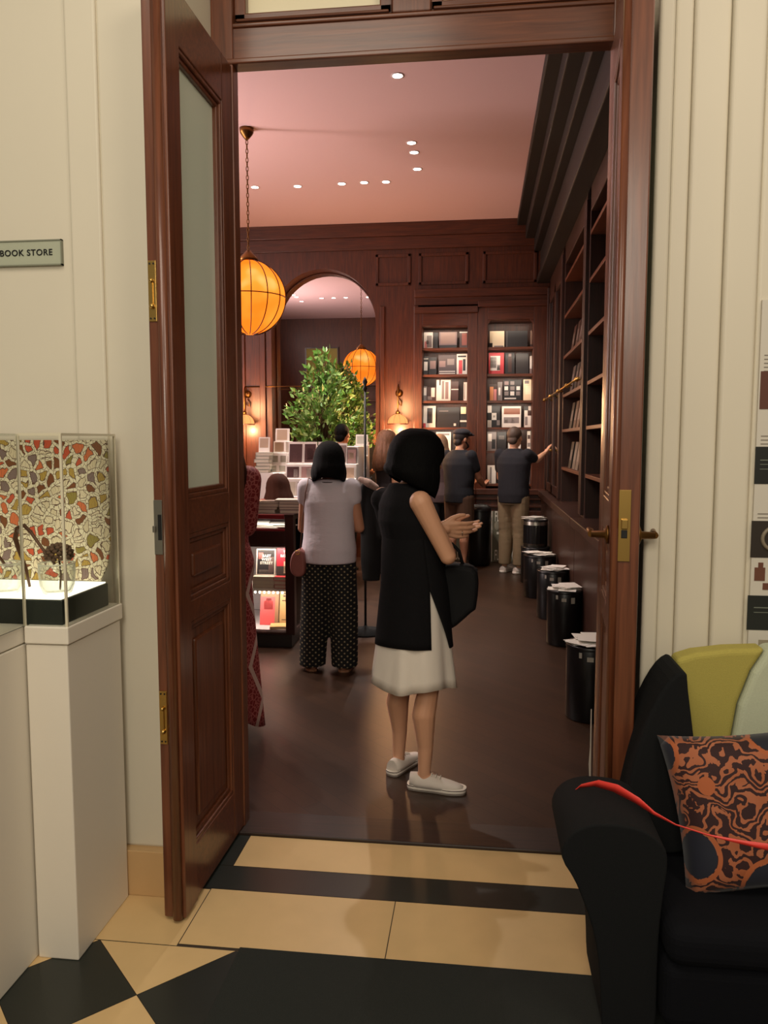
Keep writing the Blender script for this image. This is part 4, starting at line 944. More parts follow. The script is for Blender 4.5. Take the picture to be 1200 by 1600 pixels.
for k, (w_, z) in enumerate((('EAST', 0.145), ('WEST', 0.118), ('STREET', 0.091))): link('lettering', text_mesh(w_, 0.028, PAPER, face_south(0.005, -0.0018, z), 0.0004, 1.1, 0.0008), o)
o = book('red and dark book standing on the upper counter shelf', -1.525, -1.40, 0.535, 0.205, CY0+0.10, 0.02, (188, 44, 60), [(.0,.0,1,.34,(60,52,50)),(.45,.08,.9,.52,CR)], 10, CB)
for k, (w_, z) in enumerate((('THE', 0.178), ('RATLINE', 0.148))): link('lettering', text_mesh(w_, 0.028, PAPER, face_south(0.01, -0.0018, z), 0.0004, 1.0, 0.0008, 0.8), o)
for k in range(3):
    flat_book('pale book lying under the three-line book, %s of its pile' % ('bottom', 'middle', 'top')[k], -1.61, CY0+0.13, 0.4455+k*0.0295, 0.165, 0.19, 0.029, (196, 182, 168), 0.02*k, CB)
    flat_book('red edged book lying under the red book, %s of its pile' % ('bottom', 'middle', 'top')[k], -1.465, CY0+0.13, 0.4455+k*0.0295, 0.12, 0.19, 0.029, ((176, 60, 66), (188, 150, 140), (190, 60, 64))[k], -0.03*k, CB)
book('pink red picture book on the lower counter shelf', -1.68, -1.535, 0.131, 0.265, CY0+0.17, 0.03, (150, 112, 84), [(.0,.0,.8,.82,(206,84,86)),(.2,.45,.7,.7,(150,40,48)),(.3,.7,.6,.78,K)], 10, CB)
book('tall tan book on the lower counter shelf', -1.525, -1.44, 0.131, 0.275, CY0+0.17, 0.03, (190, 150, 102), [(.3,.88,.6,.92,DB),(.3,.8,.6,.84,DB),(.2,.68,.75,.71,DB),(.2,.15,.7,.17,DB)], 10, CB)
flat_book('open tan book lying in the lower counter shelf', -1.50, CY0+0.10, 0.1325, 0.15, 0.12, 0.02, (206, 170, 116), 0.2, CB)
book('white book at the counter end under the handbag', -1.425, -1.395, 0.131, 0.12, CY0+0.45, 0.1, W_, [(.1,.4,.9,.6,G_)], 0, CB)
# papers in the tray and books on top
for k in range(5):
    o = MB().m(PAPER).box(-0.14, 0.14, -0.10, 0.10, 0, 0.006).build('paper_sheaf'); o.location = (-1.62+(k % 2)*0.12-k*0.03, CY0+0.14+0.01*k, 0.9005+k*0.0065); o.rotation_euler = (0, 0, 0.1*k-0.2)
    tag(o, 'white sheaf of papers in the counter tray, %s of the pile' % ('lowest', 'second', 'third', 'fourth', 'topmost')[k], 'papers', 'papers in the counter tray')
TOPB = 'books stacked on the counter top'; zz = 1.0125
for k, (w_, th, c) in enumerate(((0.20, 0.026, (170, 150, 142)), (0.20, 0.02, (110, 90, 86)), (0.19, 0.022, (196, 182, 170)), (0.18, 0.02, (90, 76, 72)))):
    flat_book('book in the left pile on the counter top, number %s from the bottom' % ('one', 'two', 'three', 'four')[k], -1.62+0.012*k, CY0+0.16, zz, w_, 0.15, th, c, 0.05*k-0.05, TOPB)
    flat_book('book in the right pile on the counter top, number %s from the bottom' % ('one', 'two', 'three', 'four')[k], -1.395-0.004*k, CY0+0.14, zz, w_-0.02, 0.15, th, (c[0]-20, c[1]-24, c[2]-22), 0.04-0.03*k, TOPB); zz += th+0.0005
flat_book('pale open-looking book on top of the right pile on the counter', -1.42, CY0+0.16, zz, 0.22, 0.16, 0.012, (206, 196, 184), 0.1, TOPB)
flat_book('grey brochure lying flat on the counter beside the book piles', -1.80, CY0+0.15, 1.0125, 0.14, 0.10, 0.01, G_, 0.1, TOPB)
t = thing('monitor', 'small dark screen standing on the counter near the red dress', 'monitor', (-1.975, 6.1, 1.0125), math.radians(8))
MB().m(BLACK).box(-0.10, 0.10, -0.07, 0.07, 0, 0.012).build('base', t); MB().m(BLACK).box(-0.015, 0.015, -0.01, 0.01, 0.012, 0.10).build('stand', t); MB().m(BLACK_METAL).box(-0.15, 0.15, -0.012, 0.012, 0.04, 0.25).m(STEEL).box(-0.15, 0.15, -0.0135, -0.012, 0.04, 0.045).build('screen', t, bevel=0.003)

# ---- display table with white stepped stand
t = thing('display_table', 'dark display table under the white stepped book stand', 'table', (-1.9, 8.3, 0))
MB().m(WOOD_DARK).box(-0.62, 0.66, -0.62, 0.70, 0.79, 0.83).build('table_top', t, bevel=0.004)
MB().m(WOOD_DARK).box(-0.56, 0.60, -0.56, 0.64, 0.70, 0.79).build('apron', t)
for sx in (-0.57, 0.61):
    for sy in (-0.57, 0.65): MB().m(WOOD_DARK).box(sx-0.035, sx+0.035, sy-0.035, sy+0.035, 0, 0.70).build('leg', t)
STW = mat('white_stand', (232, 224, 216), 0.5)
b = MB().m(STW)
STY = [7.90, 8.01, 8.12]; STZ = [0.985, 1.165, 1.315]
b.prism([(7.90, 0.8305), (7.90, 0.985), (8.01, 0.985), (8.01, 1.165), (8.12, 1.165), (8.12, 1.315), (8.25, 1.315), (8.25, 1.50), (8.72, 1.50), (8.72, 0.8305)], -2.035, -1.275, axis='x')
o = b.build('stepped_stand', bevel=0.004); tag(o, 'white stepped stand of books in the middle of the display table', 'display stand')
FB = 'white framed books on the stepped stand'
def framed(lab, x0, x1, z0, h, y, art, lean=10, base=(224, 216, 208)): return book(lab, x0, x1, z0, h, y, 0.022, base, [(.07,.06,.93,.90,art[0])] + art[1:], lean, FB)
BR = (70, 40, 38); TN = (176, 150, 126); PKB = (150, 116, 110)
framed('white framed dark red picture, left on the top tier of the stepped stand', -2.02, -1.86, 1.3155, 0.235, 8.165, [BR, (.3,.1,.6,.5,PKB)])
framed('white framed dark brown portrait, second on the top tier of the stepped stand', -1.855, -1.715, 1.3155, 0.235, 8.165, [BR, (.25,.2,.75,.7,PKB)])
framed('grey brown picture book at the centre of the top tier of the stepped stand', -1.70, -1.50, 1.3155, 0.235, 8.165, [PKB, (.6,.6,.85,.8,TN)])
framed('tilted grey picture book behind the bobbed head on the top tier', -1.49, -1.39, 1.3155, 0.22, 8.165, [(130,112,106)])
framed('small tan picture book at the right of the top tier', -1.385, -1.285, 1.3155, 0.17, 8.165, [PKB, (.2,.3,.7,.7,TN)], base=(96, 80, 76))
framed('white framed picture with pale bust, left on the middle tier of the stand', -2.02, -1.87, 1.1655, 0.135, 8.055, [BR, (.55,.1,.85,.7,W_)], 8)
framed('white framed mauve picture, second on the middle tier of the stand', -1.865, -1.73, 1.1655, 0.135, 8.055, [PKB, (.5,.1,.85,.8,W_)], 8)
framed('white framed tan picture, right on the middle tier of the stand', -1.42, -1.285, 1.1655, 0.125, 8.055, [TN], 8)
framed('pale cream book, left on the low tier of the stand', -2.03, -1.885, 0.9855, 0.165, 7.945, [(196,186,166)], 8)
framed('white framed black picture, second on the low tier of the stand', -1.88, -1.74, 0.9855, 0.165, 7.945, [(44,26,28), (.4,.3,.6,.7,MV)], 8)
framed('white framed black picture at the right of the low tier of the stand', -1.40, -1.285, 0.9855, 0.165, 7.945, [(36,28,28), (.3,.3,.5,.8,G_)], 8)
framed('pale open book standing lowest on the display table', -2.04, -1.80, 0.8305, 0.145, 7.83, [(206,198,186), (.49,.06,.51,.9,G_)], 12)
# left: pile and frames on a white block
o = MB().m(STW).box(-2.50, -2.06, 8.17, 8.75, 0.8305, 1.215).build('display_block', bevel=0.004); tag(o, 'white block at the left end of the display table carrying frames', 'display stand')
zz = 1.2155
for k in range(6):
    th = 0.036; flat_book('grey green book in the pile left of the stepped stand, number %s from the bottom' % ('one', 'two', 'three', 'four', 'five', 'six')[k], -2.315+0.006*(k % 3), 8.28, zz, 0.155+0.01*(k % 2), 0.2, th, ((120,118,104), (150,150,134), (128,126,112), (164,162,148), (134,132,118), (176,172,160))[k], 0.04*(k % 3)-0.03, 'grey green books piled on the block'); zz += th+0.0005
book('white framed tan picture on top of the grey green pile', -2.37, -2.25, zz, 0.165, 8.26, 0.02, (230,222,212), [(.1,.3,.88,.92,TN)], 8, FB)
o = MB().m(STW).box(-2.235, -2.065, 8.33, 8.60, 1.2155, 1.43).build('display_block', bevel=0.003); tag(o, 'small white riser under the tan frames on the block', 'display stand')
book('white framed tan picture, upper one on the small riser', -2.225, -2.07, 1.5535, 0.14, 8.42, 0.02, (230,222,212), [(.1,.1,.85,.92,TN)], 8, FB)
book('white framed brown picture, lower one on the small riser', -2.235, -2.10, 1.4305, 0.12, 8.38, 0.02, (230,222,212), [(.1,.1,.85,.92,(150,124,100))], 4, FB)
o = MB().m(STW).box(-2.235, -2.065, 8.41, 8.58, 1.4305, 1.553).build('display_block', bevel=0.003); tag(o, 'topmost white riser behind the brown framed picture', 'display stand')
for k, (x0, x1, z0, h) in enumerate(((-2.235, -2.155, 1.312, 0.10), (-2.15, -2.065, 1.312, 0.10), (-2.255, -2.165, 1.216, 0.088), (-2.16, -2.065, 1.216, 0.088))):
    book('small white framed grey picture, %s on the block beside the pile' % ('upper left', 'upper right', 'lower left', 'lower right')[k], x0, x1, z0, h, 8.27 if k > 1 else 8.295, 0.012, (226,220,210), [(.15,.15,.85,.85,(138,132,116))], 4, FB)
o = MB().m(STW).box(-2.255, -2.065, 8.295, 8.328, 1.2155, 1.311).build('display_block'); tag(o, 'narrow white ledge under the upper small grey frames', 'display stand')
# right: little white rack
t = thing('display_rack', 'small white stepped rack at the right end of the display table', 'display stand', (-1.29, 8.86, 0.8305))
RKY = (-0.10, 0.0, 0.08)
MB().m(STW).prism([(-0.20, 0), (-0.20, 0.42), (-0.10, 0.42), (-0.10, 0.56), (0.0, 0.56), (0.0, 0.68), (0.12, 0.68), (0.12, 0)], -0.13, 0.03, axis='x').build('steps', t, bevel=0.003)
for k, (z, h, y, c) in enumerate(((0.4205, 0.125, 8.72, (120,112,112)), (0.5605, 0.11, 8.81, (170,168,156)), (0.6805, 0.12, 8.91, (178,176,164)))):
    book('white framed grey card on the %s step of the small white rack' % ('lowest', 'middle', 'top')[k], -1.41, -1.27, 0.8305+z, h, y, 0.012, (228,224,214), [(.1,.12,.9,.85,c)], 6, FB)
# ---- plant
t = thing('potted_plant', 'bushy green leafy plant before the arched mirror', 'plant', (-1.95, 9.72, 1.4005))
o = MB().m(BLACK).box(-2.12, -1.78, 9.55, 9.89, 0, 1.40).build('plant_pedestal', bevel=0.004); tag(o, 'black square pedestal under the leafy plant behind the display table', 'pedestal')
MB().m(mat('dark_pot', (44, 40, 36), 0.5)).lathe([(0.10, 0), (0.15, 0.14), (0.16, 0.15), (0.14, 0.15), (0.13, 0.12), (0.001, 0.12)], n=24, caps=False).build('pot', t)
rnd = random.Random(11)
b = MB().m(mat('twig_brown', (70, 52, 34), 0.8)); tips = []
def env(z): # crown radius by height
    P_ = [(0.0, 0.26), (0.16, 0.42), (0.36, 0.46), (0.58, 0.44), (0.78, 0.38), (0.92, 0.28), (1.08, 0.18), (1.22, 0.08), (1.30, 0.0)]
    for (a, r0), (c, r1) in zip(P_, P_[1:]):
        if a <= z <= c: return r0+(r1-r0)*(z-a)/(c-a)
    return 0
for k in range(135):
    z = 0.08+1.18*rnd.random()**1.2; a = rnd.random()*2*PI; r = env(z)*math.sqrt(rnd.uniform(0.2, 1.05))
    tip = Vector((r*math.cos(a), r*math.sin(a), z)); mid = tip*0.5 + Vector((0, 0, 0.05)); root = Vector((0.03*math.cos(a), 0.03*math.sin(a), 0.12))
    b.tube([root, Vector((mid.x*0.7, mid.y*0.7, max(mid.z, 0.16))), tip], [0.006, 0.004, 0.002], 5); tips.append((mid, tip))
b.build('stems', t)
g1 = mat('leaf_green', (88, 132, 52), 0.38, noise=0.45, nscale=9); g2 = mat('leaf_pale_green', (140, 170, 98), 0.36, noise=0.3, nscale=9)
b = MB()
for mid, tip in tips:
    for j in range(17):
        p = mid.lerp(tip, 0.15+0.85*rnd.random()) + Vector((rnd.gauss(0, 0.035), rnd.gauss(0, 0.035), rnd.gauss(0, 0.03)))
        if j < 2: p = tip
        d1 = Vector((p.x, p.y, 0.25+rnd.uniform(-0.4, 0.5))).normalized() + Vector((rnd.gauss(0, .5), rnd.gauss(0, .5), rnd.gauss(0, .4))); d1.normalize()
        s1 = d1.cross(Vector((rnd.gauss(0, 1), rnd.gauss(0, 1), rnd.gauss(0, 1)))).normalized(); u = d1.cross(s1)
        L_ = rnd.uniform(0.06, 0.10); w2 = L_*0.24
        b.m(g2 if rnd.random() < 0.28 else g1)
        v = [b.bm.verts.new(q) for q in (p, p+d1*L_*0.4+s1*w2+u*0.006, p+d1*L_*0.45, p+d1*L_*0.4-s1*w2+u*0.006, p+d1*L_)]
        b._f([v[0], v[1], v[4], v[2]], True); b._f([v[0], v[2], v[4], v[3]], True)
b.build('foliage', t)
# ---- cashier's stool, coat stand with coat
t = thing('stool', 'small stool behind the counter under the person bending', 'stool', (-1.84, 7.08, 0)); MB().m(WOOD_DARK).lathe([(0.16, 0.44), (0.17, 0.46), (0.16, 0.48)], n=24).build('seat', t)
for k in range(4):
    a = PI/4+k*PI/2; MB().m(WOOD_DARK).tube([(0.11*math.cos(a), 0.11*math.sin(a), 0.445), (0.16*math.cos(a), 0.16*math.sin(a), 0)], 0.014, 8).build('leg', t)
t = thing('coat_stand', 'tall thin black pole stand between the two dark haired women', 'coat stand', (-0.905, 6.2, 0))
MB().m(mat('matt_black', (12, 11, 11), 0.8, spec=0.2)).lathe([(0.17, 0), (0.17, 0.012), (0.03, 0.03), (0.012, 0.06)], n=28).build('base', t)
MB().m(BLACK_METAL).lathe([(0.010, 0.03), (0.010, 1.96)], n=12).build('pole', t)
MB().m(BLACK_METAL).lathe([(0.010, 1.95), (0.018, 1.97), (0.008, 1.99), (0.022, 2.02), (0.004, 2.06)], n=14).build('finial', t)
MB().m(BLACK_METAL).tube([(0, 0, 1.26), (0.04, -0.03, 1.24), (0.06, -0.05, 1.27)], 0.006, 6).build('hook', t)
t = thing('black_coat', 'long black coat with a patterned collar hanging on the thin black pole', 'coat', (-0.88, 6.14, 0))
mbc = MB().m(mat('black_wool', (15, 14, 15), 0.9, noise=0.2, nscale=90))
mbc.rings([(0.03, 0, 0.44, 0.07, 0.04), (0.03, 0, 0.6, 0.085, 0.05), (0.03, 0, 0.9, 0.085, 0.05), (0.02, 0, 1.10, 0.075, 0.045), (0.0, 0, 1.25, 0.035, 0.03), (0.0, 0, 1.27, 0.01, 0.01)], 20)
mbc.capsule((-0.03, -0.02, 1.18), 0.03, (-0.045, -0.02, 0.85), 0.025); mbc.capsule((0.08, -0.02, 1.14), 0.03, (0.12, -0.02, 0.80), 0.028)
link('coat_body', remesh(mbc, 'coat_body', 0.012, 3), t)
mbc = MB().m(mat('patterned_scarf', (150, 124, 112), 0.8, noise=0.55, nscale=70)); mbc.capsule((-0.045, -0.05, 1.255), 0.022, (0.02, -0.055, 1.225), 0.034); mbc.capsule((0.02, -0.055, 1.225), 0.034, (0.075, -0.045, 1.19), 0.028)
link('collar', remesh(mbc, 'collar', 0.008, 2), t)
# ================================================================== PEOPLE
V = Vector
HAIR_BLACK = mat('hair_black', (9, 8, 8), 0.7, spec=0.08, noise=0.5, nscale=30, bump=0.35, bscale=55, stretch=(6, 6, 0.6))
HAIR_BROWN = mat('hair_brown', (54, 26, 15), 0.7, spec=0.05, noise=0.4, nscale=30, bump=0.4, bscale=55, stretch=(6, 6, 0.6))
HAIR_AUBURN = mat('hair_wavy_auburn', (132, 92, 66), 0.5, noise=0.5, nscale=22, bump=0.6, bscale=30, stretch=(3, 3, 1.5))
HAIR_FAIR = mat('hair_fair', (150, 118, 88), 0.5, noise=0.4, nscale=30, bump=0.4, bscale=55, stretch=(6, 6, 0.6))
def joints(H, lean=0.0, leanx=0.0, width=1.0):
    s = H/1.65
    J = dict(pelvis=(0, 0, .90), neck=(0, -.01, 1.40), head=(0, .015, 1.535), hipR=(.085, 0, .86), hipL=(-.085, 0, .86), kneeR=(.09, .015, .47), kneeL=(-.09, .015, .47),
             ankR=(.09, -.02, .075), ankL=(-.09, -.02, .075), shR=(.158*width, -.01, 1.345), shL=(-.158*width, -.01, 1.345),
             elbR=(.20*width, -.03, 1.07), elbL=(-.20*width, -.03, 1.07), wriR=(.20*width, .06, .83), wriL=(-.20*width, .06, .83))
    J = {k: V(v)*s for k, v in J.items()}
    for k in ('neck', 'shR', 'shL', 'elbR', 'elbL', 'wriR', 'wriL', 'head'):
        J[k].y += lean*(J[k].z - .9*s); J[k].x += leanx*(J[k].z - .9*s)
    J['s'] = s; J['lean'] = lean; J['leanx'] = leanx; J['w'] = width
    return J
def torso(mb, J, inf=0.0, zmin=0.0, female=True, flare=0.0, seat=None):
    s = J['s']; w = J['w']
    rs = [(.80, .145, .105), (.90, .165, .12), (.98, .145, .105), (1.06, .122, .09), (1.15, .132, .10), (1.24, .148, .11), (1.31, .150, .095), (1.355, .125, .075), (1.385, .085, .06), (1.41, .058, .05)]
    if not female: rs = [(.80, .145, .105), (.90, .158, .115), (.98, .155, .112), (1.06, .152, .11), (1.15, .160, .115), (1.24, .172, .118), (1.31, .170, .10), (1.355, .140, .08), (1.385, .09, .065), (1.41, .062, .055)]
    out = []
    for z, rx, ry in rs:
        if z < zmin: continue
        zz = z*s; q = inf + flare*max(0, (1.15-z))
        out.append((J['leanx']*(zz-.9*s), J['lean']*(zz-.9*s), zz, rx*s*(w if z > 1.0 else 1)+q, ry*s+q))
    mb.rings(out, 28)
def hand(mb, W, d, n, thumb, s=1.0, curl=0.35, spread=0.0):
    d = V(d).normalized(); n = V(n); n = (n - d*n.dot(d)).normalized(); side = d.cross(n)*thumb   # side = towards the thumb
    W = V(W); k = s
    mb.capsule(W - d*.01, .022*k, W + d*.03*k, .024*k)
    L_ = [.066, .074, .069, .054]
    for i in range(4):
        o = side*(.030 - .020*i)*k
        kn = W + d*(.088 - .004*abs(i-1.3))*k + o
        mb.capsule(W + d*.015*k + o*.6, .016*k, kn, .0105*k)
        a = 0.0; p = kn; seg = [L_[i]*f*k for f in (.45, .31, .24)]; r = [.0098*k, .0088*k, .0078*k, .0066*k]
        for j in range(3):
            a += curl*(0.8 if j == 0 else 1.0)
            dd = (d*math.cos(a) + n*math.sin(a) + side*spread*(1.5-i)*.12).normalized()
            q = p + dd*seg[j]; mb.capsule(p, r[j], q, r[j+1], 10); p = q
    t0 = W + d*.022*k + side*.022*k; t1 = W + d*.052*k + side*.046*k + n*.010*k; t2 = W + d*.080*k + side*.058*k + n*.018*k; t3 = W + d*.102*k + side*.060*k + n*.024*k
    mb.capsule(t0, .014*k, t1, .0115*k); mb.capsule(t1, .0112*k, t2, .0098*k, 10); mb.capsule(t2, .0098*k, t3, .008*k, 10)
def head_prims(mb, c, s, yaw=0.0, nod=0.0):
    """skull, jaw, nose, ears; c = head centre"""
    R = Matrix.Rotation(yaw, 3, 'Z') @ Matrix.Rotation(-nod, 3, 'X')
    f = lambda x, y, z: V(c) + R @ V((x*s, y*s, z*s))
    def ell(p, r):
        mb.ball((0, 0, 0), tuple(v*s for v in r), 20, 14, Matrix.Translation(f(*p)) @ R.to_4x4())
    ell((0, -.008, .022), (.075, .092, .090)); ell((0, .022, -.045), (.058, .066, .072)); ell((0, .055, -.088), (.030, .028, .020))
    mb.capsule(f(0, .088, .022), .009*s, f(0, .106, -.014), .013*s); mb.capsule(f(-.014, .090, -.018), .009*s, f(.014, .090, -.018), .009*s)
    mb.capsule(f(-.016, .084, -.047), .008*s, f(.016, .084, -.047), .008*s); mb.capsule(f(-.03, .080, .036), .010*s, f(.03, .080, .036), .010*s)
    for sg in (1, -1):
        ell((sg*.076, -.004, -.012), (.010, .018, .030)); ell((sg*.034, .064, -.02), (.024, .022, .024))
    return f
def limb(mb, pts):
    for (p, r), (q, r2) in zip(pts, pts[1:]): mb.capsule(p, r, q, r2, 14)
def arm_prims(mb, J, side, inf=0.0, upto=1.0, fat=1.0):
    s = J['s']; S_, E_, W_2 = J['sh'+side], J['elb'+side], J['wri'+side]
    a = [(S_, .050*s*fat+inf), (S_.lerp(E_, .35), .044*s*fat+inf), (E_, .036*s*fat+inf)]
    if upto < 1: e = S_.lerp(E_, upto*2 if upto <= .5 else 1); limb(mb, [(S_, .052*s*fat+inf), (e, .044*s*fat+inf)]); return
    limb(mb, a); limb(mb, [(E_, .037*s*fat+inf), (E_.lerp(W_2, .3), .037*s*fat+inf), (W_2, .024*s*fat+inf)])
def leg_prims(mb, J, side, inf=0.0):
    s = J['s']; h, k, a = J['hip'+side], J['knee'+side], J['ank'+side]
    limb(mb, [(h, .084*s+inf), (h.lerp(k, .5), .068*s+inf), (k, .050*s+inf)])
    limb(mb, [(k, .049*s+inf), (k.lerp(a, .3) + V((0, -.018*s, 0)), .055*s+inf), (k.lerp(a, .68), .036*s+inf), (a, .029*s+inf)])
def body(root, J, skin, hands={}, yaw=0.0, nod=0.0, voxel=0.007, female=True, legs=True, fat=1.0, arms='RL', feet=None, hs=1.0):
    mb = MB().m(skin); s = J['s']
    torso(mb, J, -0.012, 0, female)
    limb(mb, [(J['neck'] - V((0, 0, .05*s)), .050*s), (J['neck'], .047*s), (J['head'] - V((0, .012*s, .06*s)), .046*s)])
    f = head_prims(mb, J['head'], s, yaw, nod)
    for sd in arms: arm_prims(mb, J, sd, 0, 1.0, fat)
    if legs:
        for sd in 'RL': leg_prims(mb, J, sd)
    for sd, (d, n, curl) in hands.items(): hand(mb, J['wri'+sd], d, n, 1 if sd == 'R' else -1, s*hs, curl)
    for sd, d in (feet or {}).items():
        a = J['ank'+sd]; d = V(d).normalized()
        limb(mb, [(a - V((0, 0, .02*s)), .029*s), (a + d*.05*s - V((0, 0, .042*s)), .022*s), (a + d*.13*s - V((0, 0, .056*s)), .013*s), (a + d*.16*s - V((0, 0, .058*s)), .010*s)])
        limb(mb, [(a - V((0, 0, .03*s)) - d*.03*s, .028*s), (a - V((0, 0, .045*s)) - d*.035*s, .026*s)])
    me = remesh(mb, 'body', voxel, 4)
    me.materials.append(EYE_DARK); me.materials.append(LIPS)
    eyes = [f(.032, .084, .012), f(-.032, .084, .012)]; mouth = f(0, .092, -.047)
    for p in me.polygons:
        if min((p.center - e).length for e in eyes) < .011*s: p.material_index = 1
        elif abs(p.center.z - mouth.z) < .007*s and (p.center - mouth).length < .022*s: p.material_index = 2
    return link('body', me, root), f
def shirt(root, J, m, name='t_shirt', inf=0.016, hem=.82, sleeve=.28, female=False, flare=0.05, voxel=0.009, neck=True):
    mb = MB().m(m); torso(mb, J, inf, hem, female, flare)
    if sleeve:
        for sd in 'RL': arm_prims(mb, J, sd, .016, sleeve)
    else:
        for sd in 'RL':
            S_ = J['sh'+sd]; c = J['neck']; mb.capsule(S_.lerp(c, .35) - V((0, 0, .02)), .05, S_.lerp(c, .15) - V((0, 0, .025)), .043)
    return link(name, remesh(mb, name, voxel, 3), root)
def trousers(root, J, m, name='trousers', r=(.10, .085, .075), top=.98, voxel=0.009, upto=1.0, hip_inf=.012, zend=.06):
    mb = MB().m(m); s = J['s']
    rs = [(.78, .150, .11), (.86, .168, .12), (.92, .160, .115), (top, .148, .108)]
    mb.rings([(0, J['lean']*0, z*s, a*s+hip_inf, b_*s+hip_inf) for z, a, b_ in rs], 26)
    for sd in 'RL':
        h, k, a = J['hip'+sd], J['knee'+sd], J['ank'+sd]
        if upto < 1: limb(mb, [(h, r[0]*s), (h.lerp(k, upto*2), r[1]*s)]); continue
        e = k.lerp(a, (k.z - zend)/(k.z - a.z) if k.z - a.z else 1)
        limb(mb, [(h, r[0]*s), (k, r[1]*s)])
        # straight hem
        d = (e-k).normalized(); u = V((1, 0, 0)); w = V((0, 1, 0))
        n = 20; A = []; B = []
        mb_r = [(k, r[1]*s), (k.lerp(e, .5), (r[1]+r[2])/2*s), (e, r[2]*s)]
        R_ = [[mb.bm.verts.new(c + (u*math.cos(2*PI*i/n) + w*math.sin(2*PI*i/n))*q) for i in range(n)] for c, q in mb_r]
        for x_, y_ in zip(R_, R_[1:]):
            for i in range(n): mb._f([x_[i], x_[(i+1) % n], y_[(i+1) % n], y_[i]])
        mb._f(R_[0][::-1]); mb._f(R_[-1])
    return link(name, remesh(mb, name, voxel, 3), root)
def shoe(root, a, d, m, sole_m, L=.25, s=1.0, tilt=0.0, name='shoe', high=.075, line=None):
    """low canvas shoe, a = ankle (local), d = toe direction"""
    d = V((d[0], d[1], 0)).normalized(); ang = math.atan2(d.y, d.x) - PI/2
    M = Matrix.Translation((a[0], a[1], 0)) @ Matrix.Rotation(ang, 4, 'Z') @ Matrix.Translation((0, -.06*s, 0)) @ Matrix.Rotation(tilt, 4, 'X')
    def outline(k):
        pts = [(-.030, 0), (-.036, .05), (-.036, .11), (-.044, .17), (-.040, .215), (-.024, .245), (0, .252), (.024, .243), (.038, .212), (.042, .17), (.034, .11), (.034, .05), (.028, 0), (0, -.012)]
        return [(x*s*k, (y-.12)*k*s*L/.25+.12*s*L/.25) for x, y in pts]
    o = MB().m(sole_m).prism(chain(outline(1.05), 2), 0.001, .026*s, 'z', M, True)
    if line: o.m(line).prism(chain(outline(1.058), 2), .020*s, .0235*s, 'z', M, True).prism(chain(outline(1.058), 2), .006*s, .008*s, 'z', M, True)
    so = o.build('sole', None)
    mb = MB().m(m)
    secs = [(-.004, .030, high), (.03, .037, high*1.02), (.065, .039, high*.92), (.10, .040, .071), (.14, .042, .060), (.18, .042, .050), (.215, .036, .040), (.243, .018, .032)]
    n = 14; R_ = []
    for y, w, h in secs:
        ring = []
        for i in range(n):
            t = PI*i/(n-1); ring.append(mb.bm.verts.new(M @ V((w*s*math.cos(t), y*s*L/.25, .02*s + (h-.02)*s*max(0.0, math.sin(t))**.7))))
        R_.append(ring)
    for x_, y_ in zip(R_, R_[1:]):
        for i in range(n-1): mb._f([x_[i], x_[i+1], y_[i+1], y_[i]], True)
        mb._f([x_[-1], x_[0], y_[0], y_[-1]])
    mb._f(R_[0]); mb._f(R_[-1])
    u = mb.build(name, root); so.parent = u
    b = MB().m(sole_m)
    for y in (.095, .115, .135): b.tube([M @ V((-.018*s, y*s, (.071-.2*(y-.095))*s)), M @ V((0, y*s, (.076-.22*(y-.095))*s)), M @ V((.018*s, y*s, (.071-.2*(y-.095))*s))], .003*s, 6)
    b.build('laces', u)
    return u
def bob(root, c, s, m, top=.128, rx=.100, ry=.112, back_z=-.12, front_z=-.16, gap=.85, flare=.02, yaw=0.0, yoff=-.012, tilt=0.0, fold=.012, taper=0.0):
    """chin-length hair around the head centre c; open at the face"""
    b = MB().m(m); rows = []
    prof = [(0.02, 1.0), (.30, .985), (.55, .90), (.78, .70), (.93, .42), (1.0, .10), (1.03, -.22)]
    for k, (r, zf) in enumerate(prof): rows.append((0, yoff*s, rx*s*r, ry*s*r, zf*top*s, max(0.02, (0.0 if zf > .5 else gap*(1-(zf+.25)/.9)))))
    for k in range(1, 7):
        t = k/6
        zf = lambda a, t=t: (-.22*top + t*((back_z + .22*top) + (front_z-back_z)*(0.5+0.5*math.cos(a))))*s
        k_ = 1-taper*t*t; rows.append((0, yoff*s, (rx*1.03 + flare*math.sin(t*PI*.75))*s*k_, (ry*1.02 + flare*math.sin(t*PI*.75))*s*k_, zf, gap))
    b.slit(rows, 56, fold=fold, nf=17)
    o = b.build('hair', root, solid=.022*s, weld=False); o.location = c; o.rotation_euler = (tilt, 0, yaw); return o
def short_hair(root, c, s, m, yaw=0.0, z=0.0):
    mb = MB().m(m)
    mb.ball((0, -.016*s, .034*s), (.083*s, .094*s, .090*s), 22, 14); mb.ball((0, -.06*s, -.03*s), (.062*s, .045*s, .055*s), 18, 12)
    o = link('hair', remesh(mb, 'hair', .006, 2), root); o.location = c; o.rotation_euler = (0, 0, yaw); return o
def person(lab, x, y, fx, fy, group=None):
    return thing('person', lab, 'person', (x, y, 0), math.atan2(fy, fx) - PI/2, group)
SHOEW = mat('white_canvas', (216, 204, 192), 0.7); SOLEW = mat('white_rubber', (224, 214, 200), 0.5); LINE = mat('dark_sole_line', (70, 44, 44), 0.6)
SOLE_D = mat('dark_rubber', (40, 34, 32), 0.6)

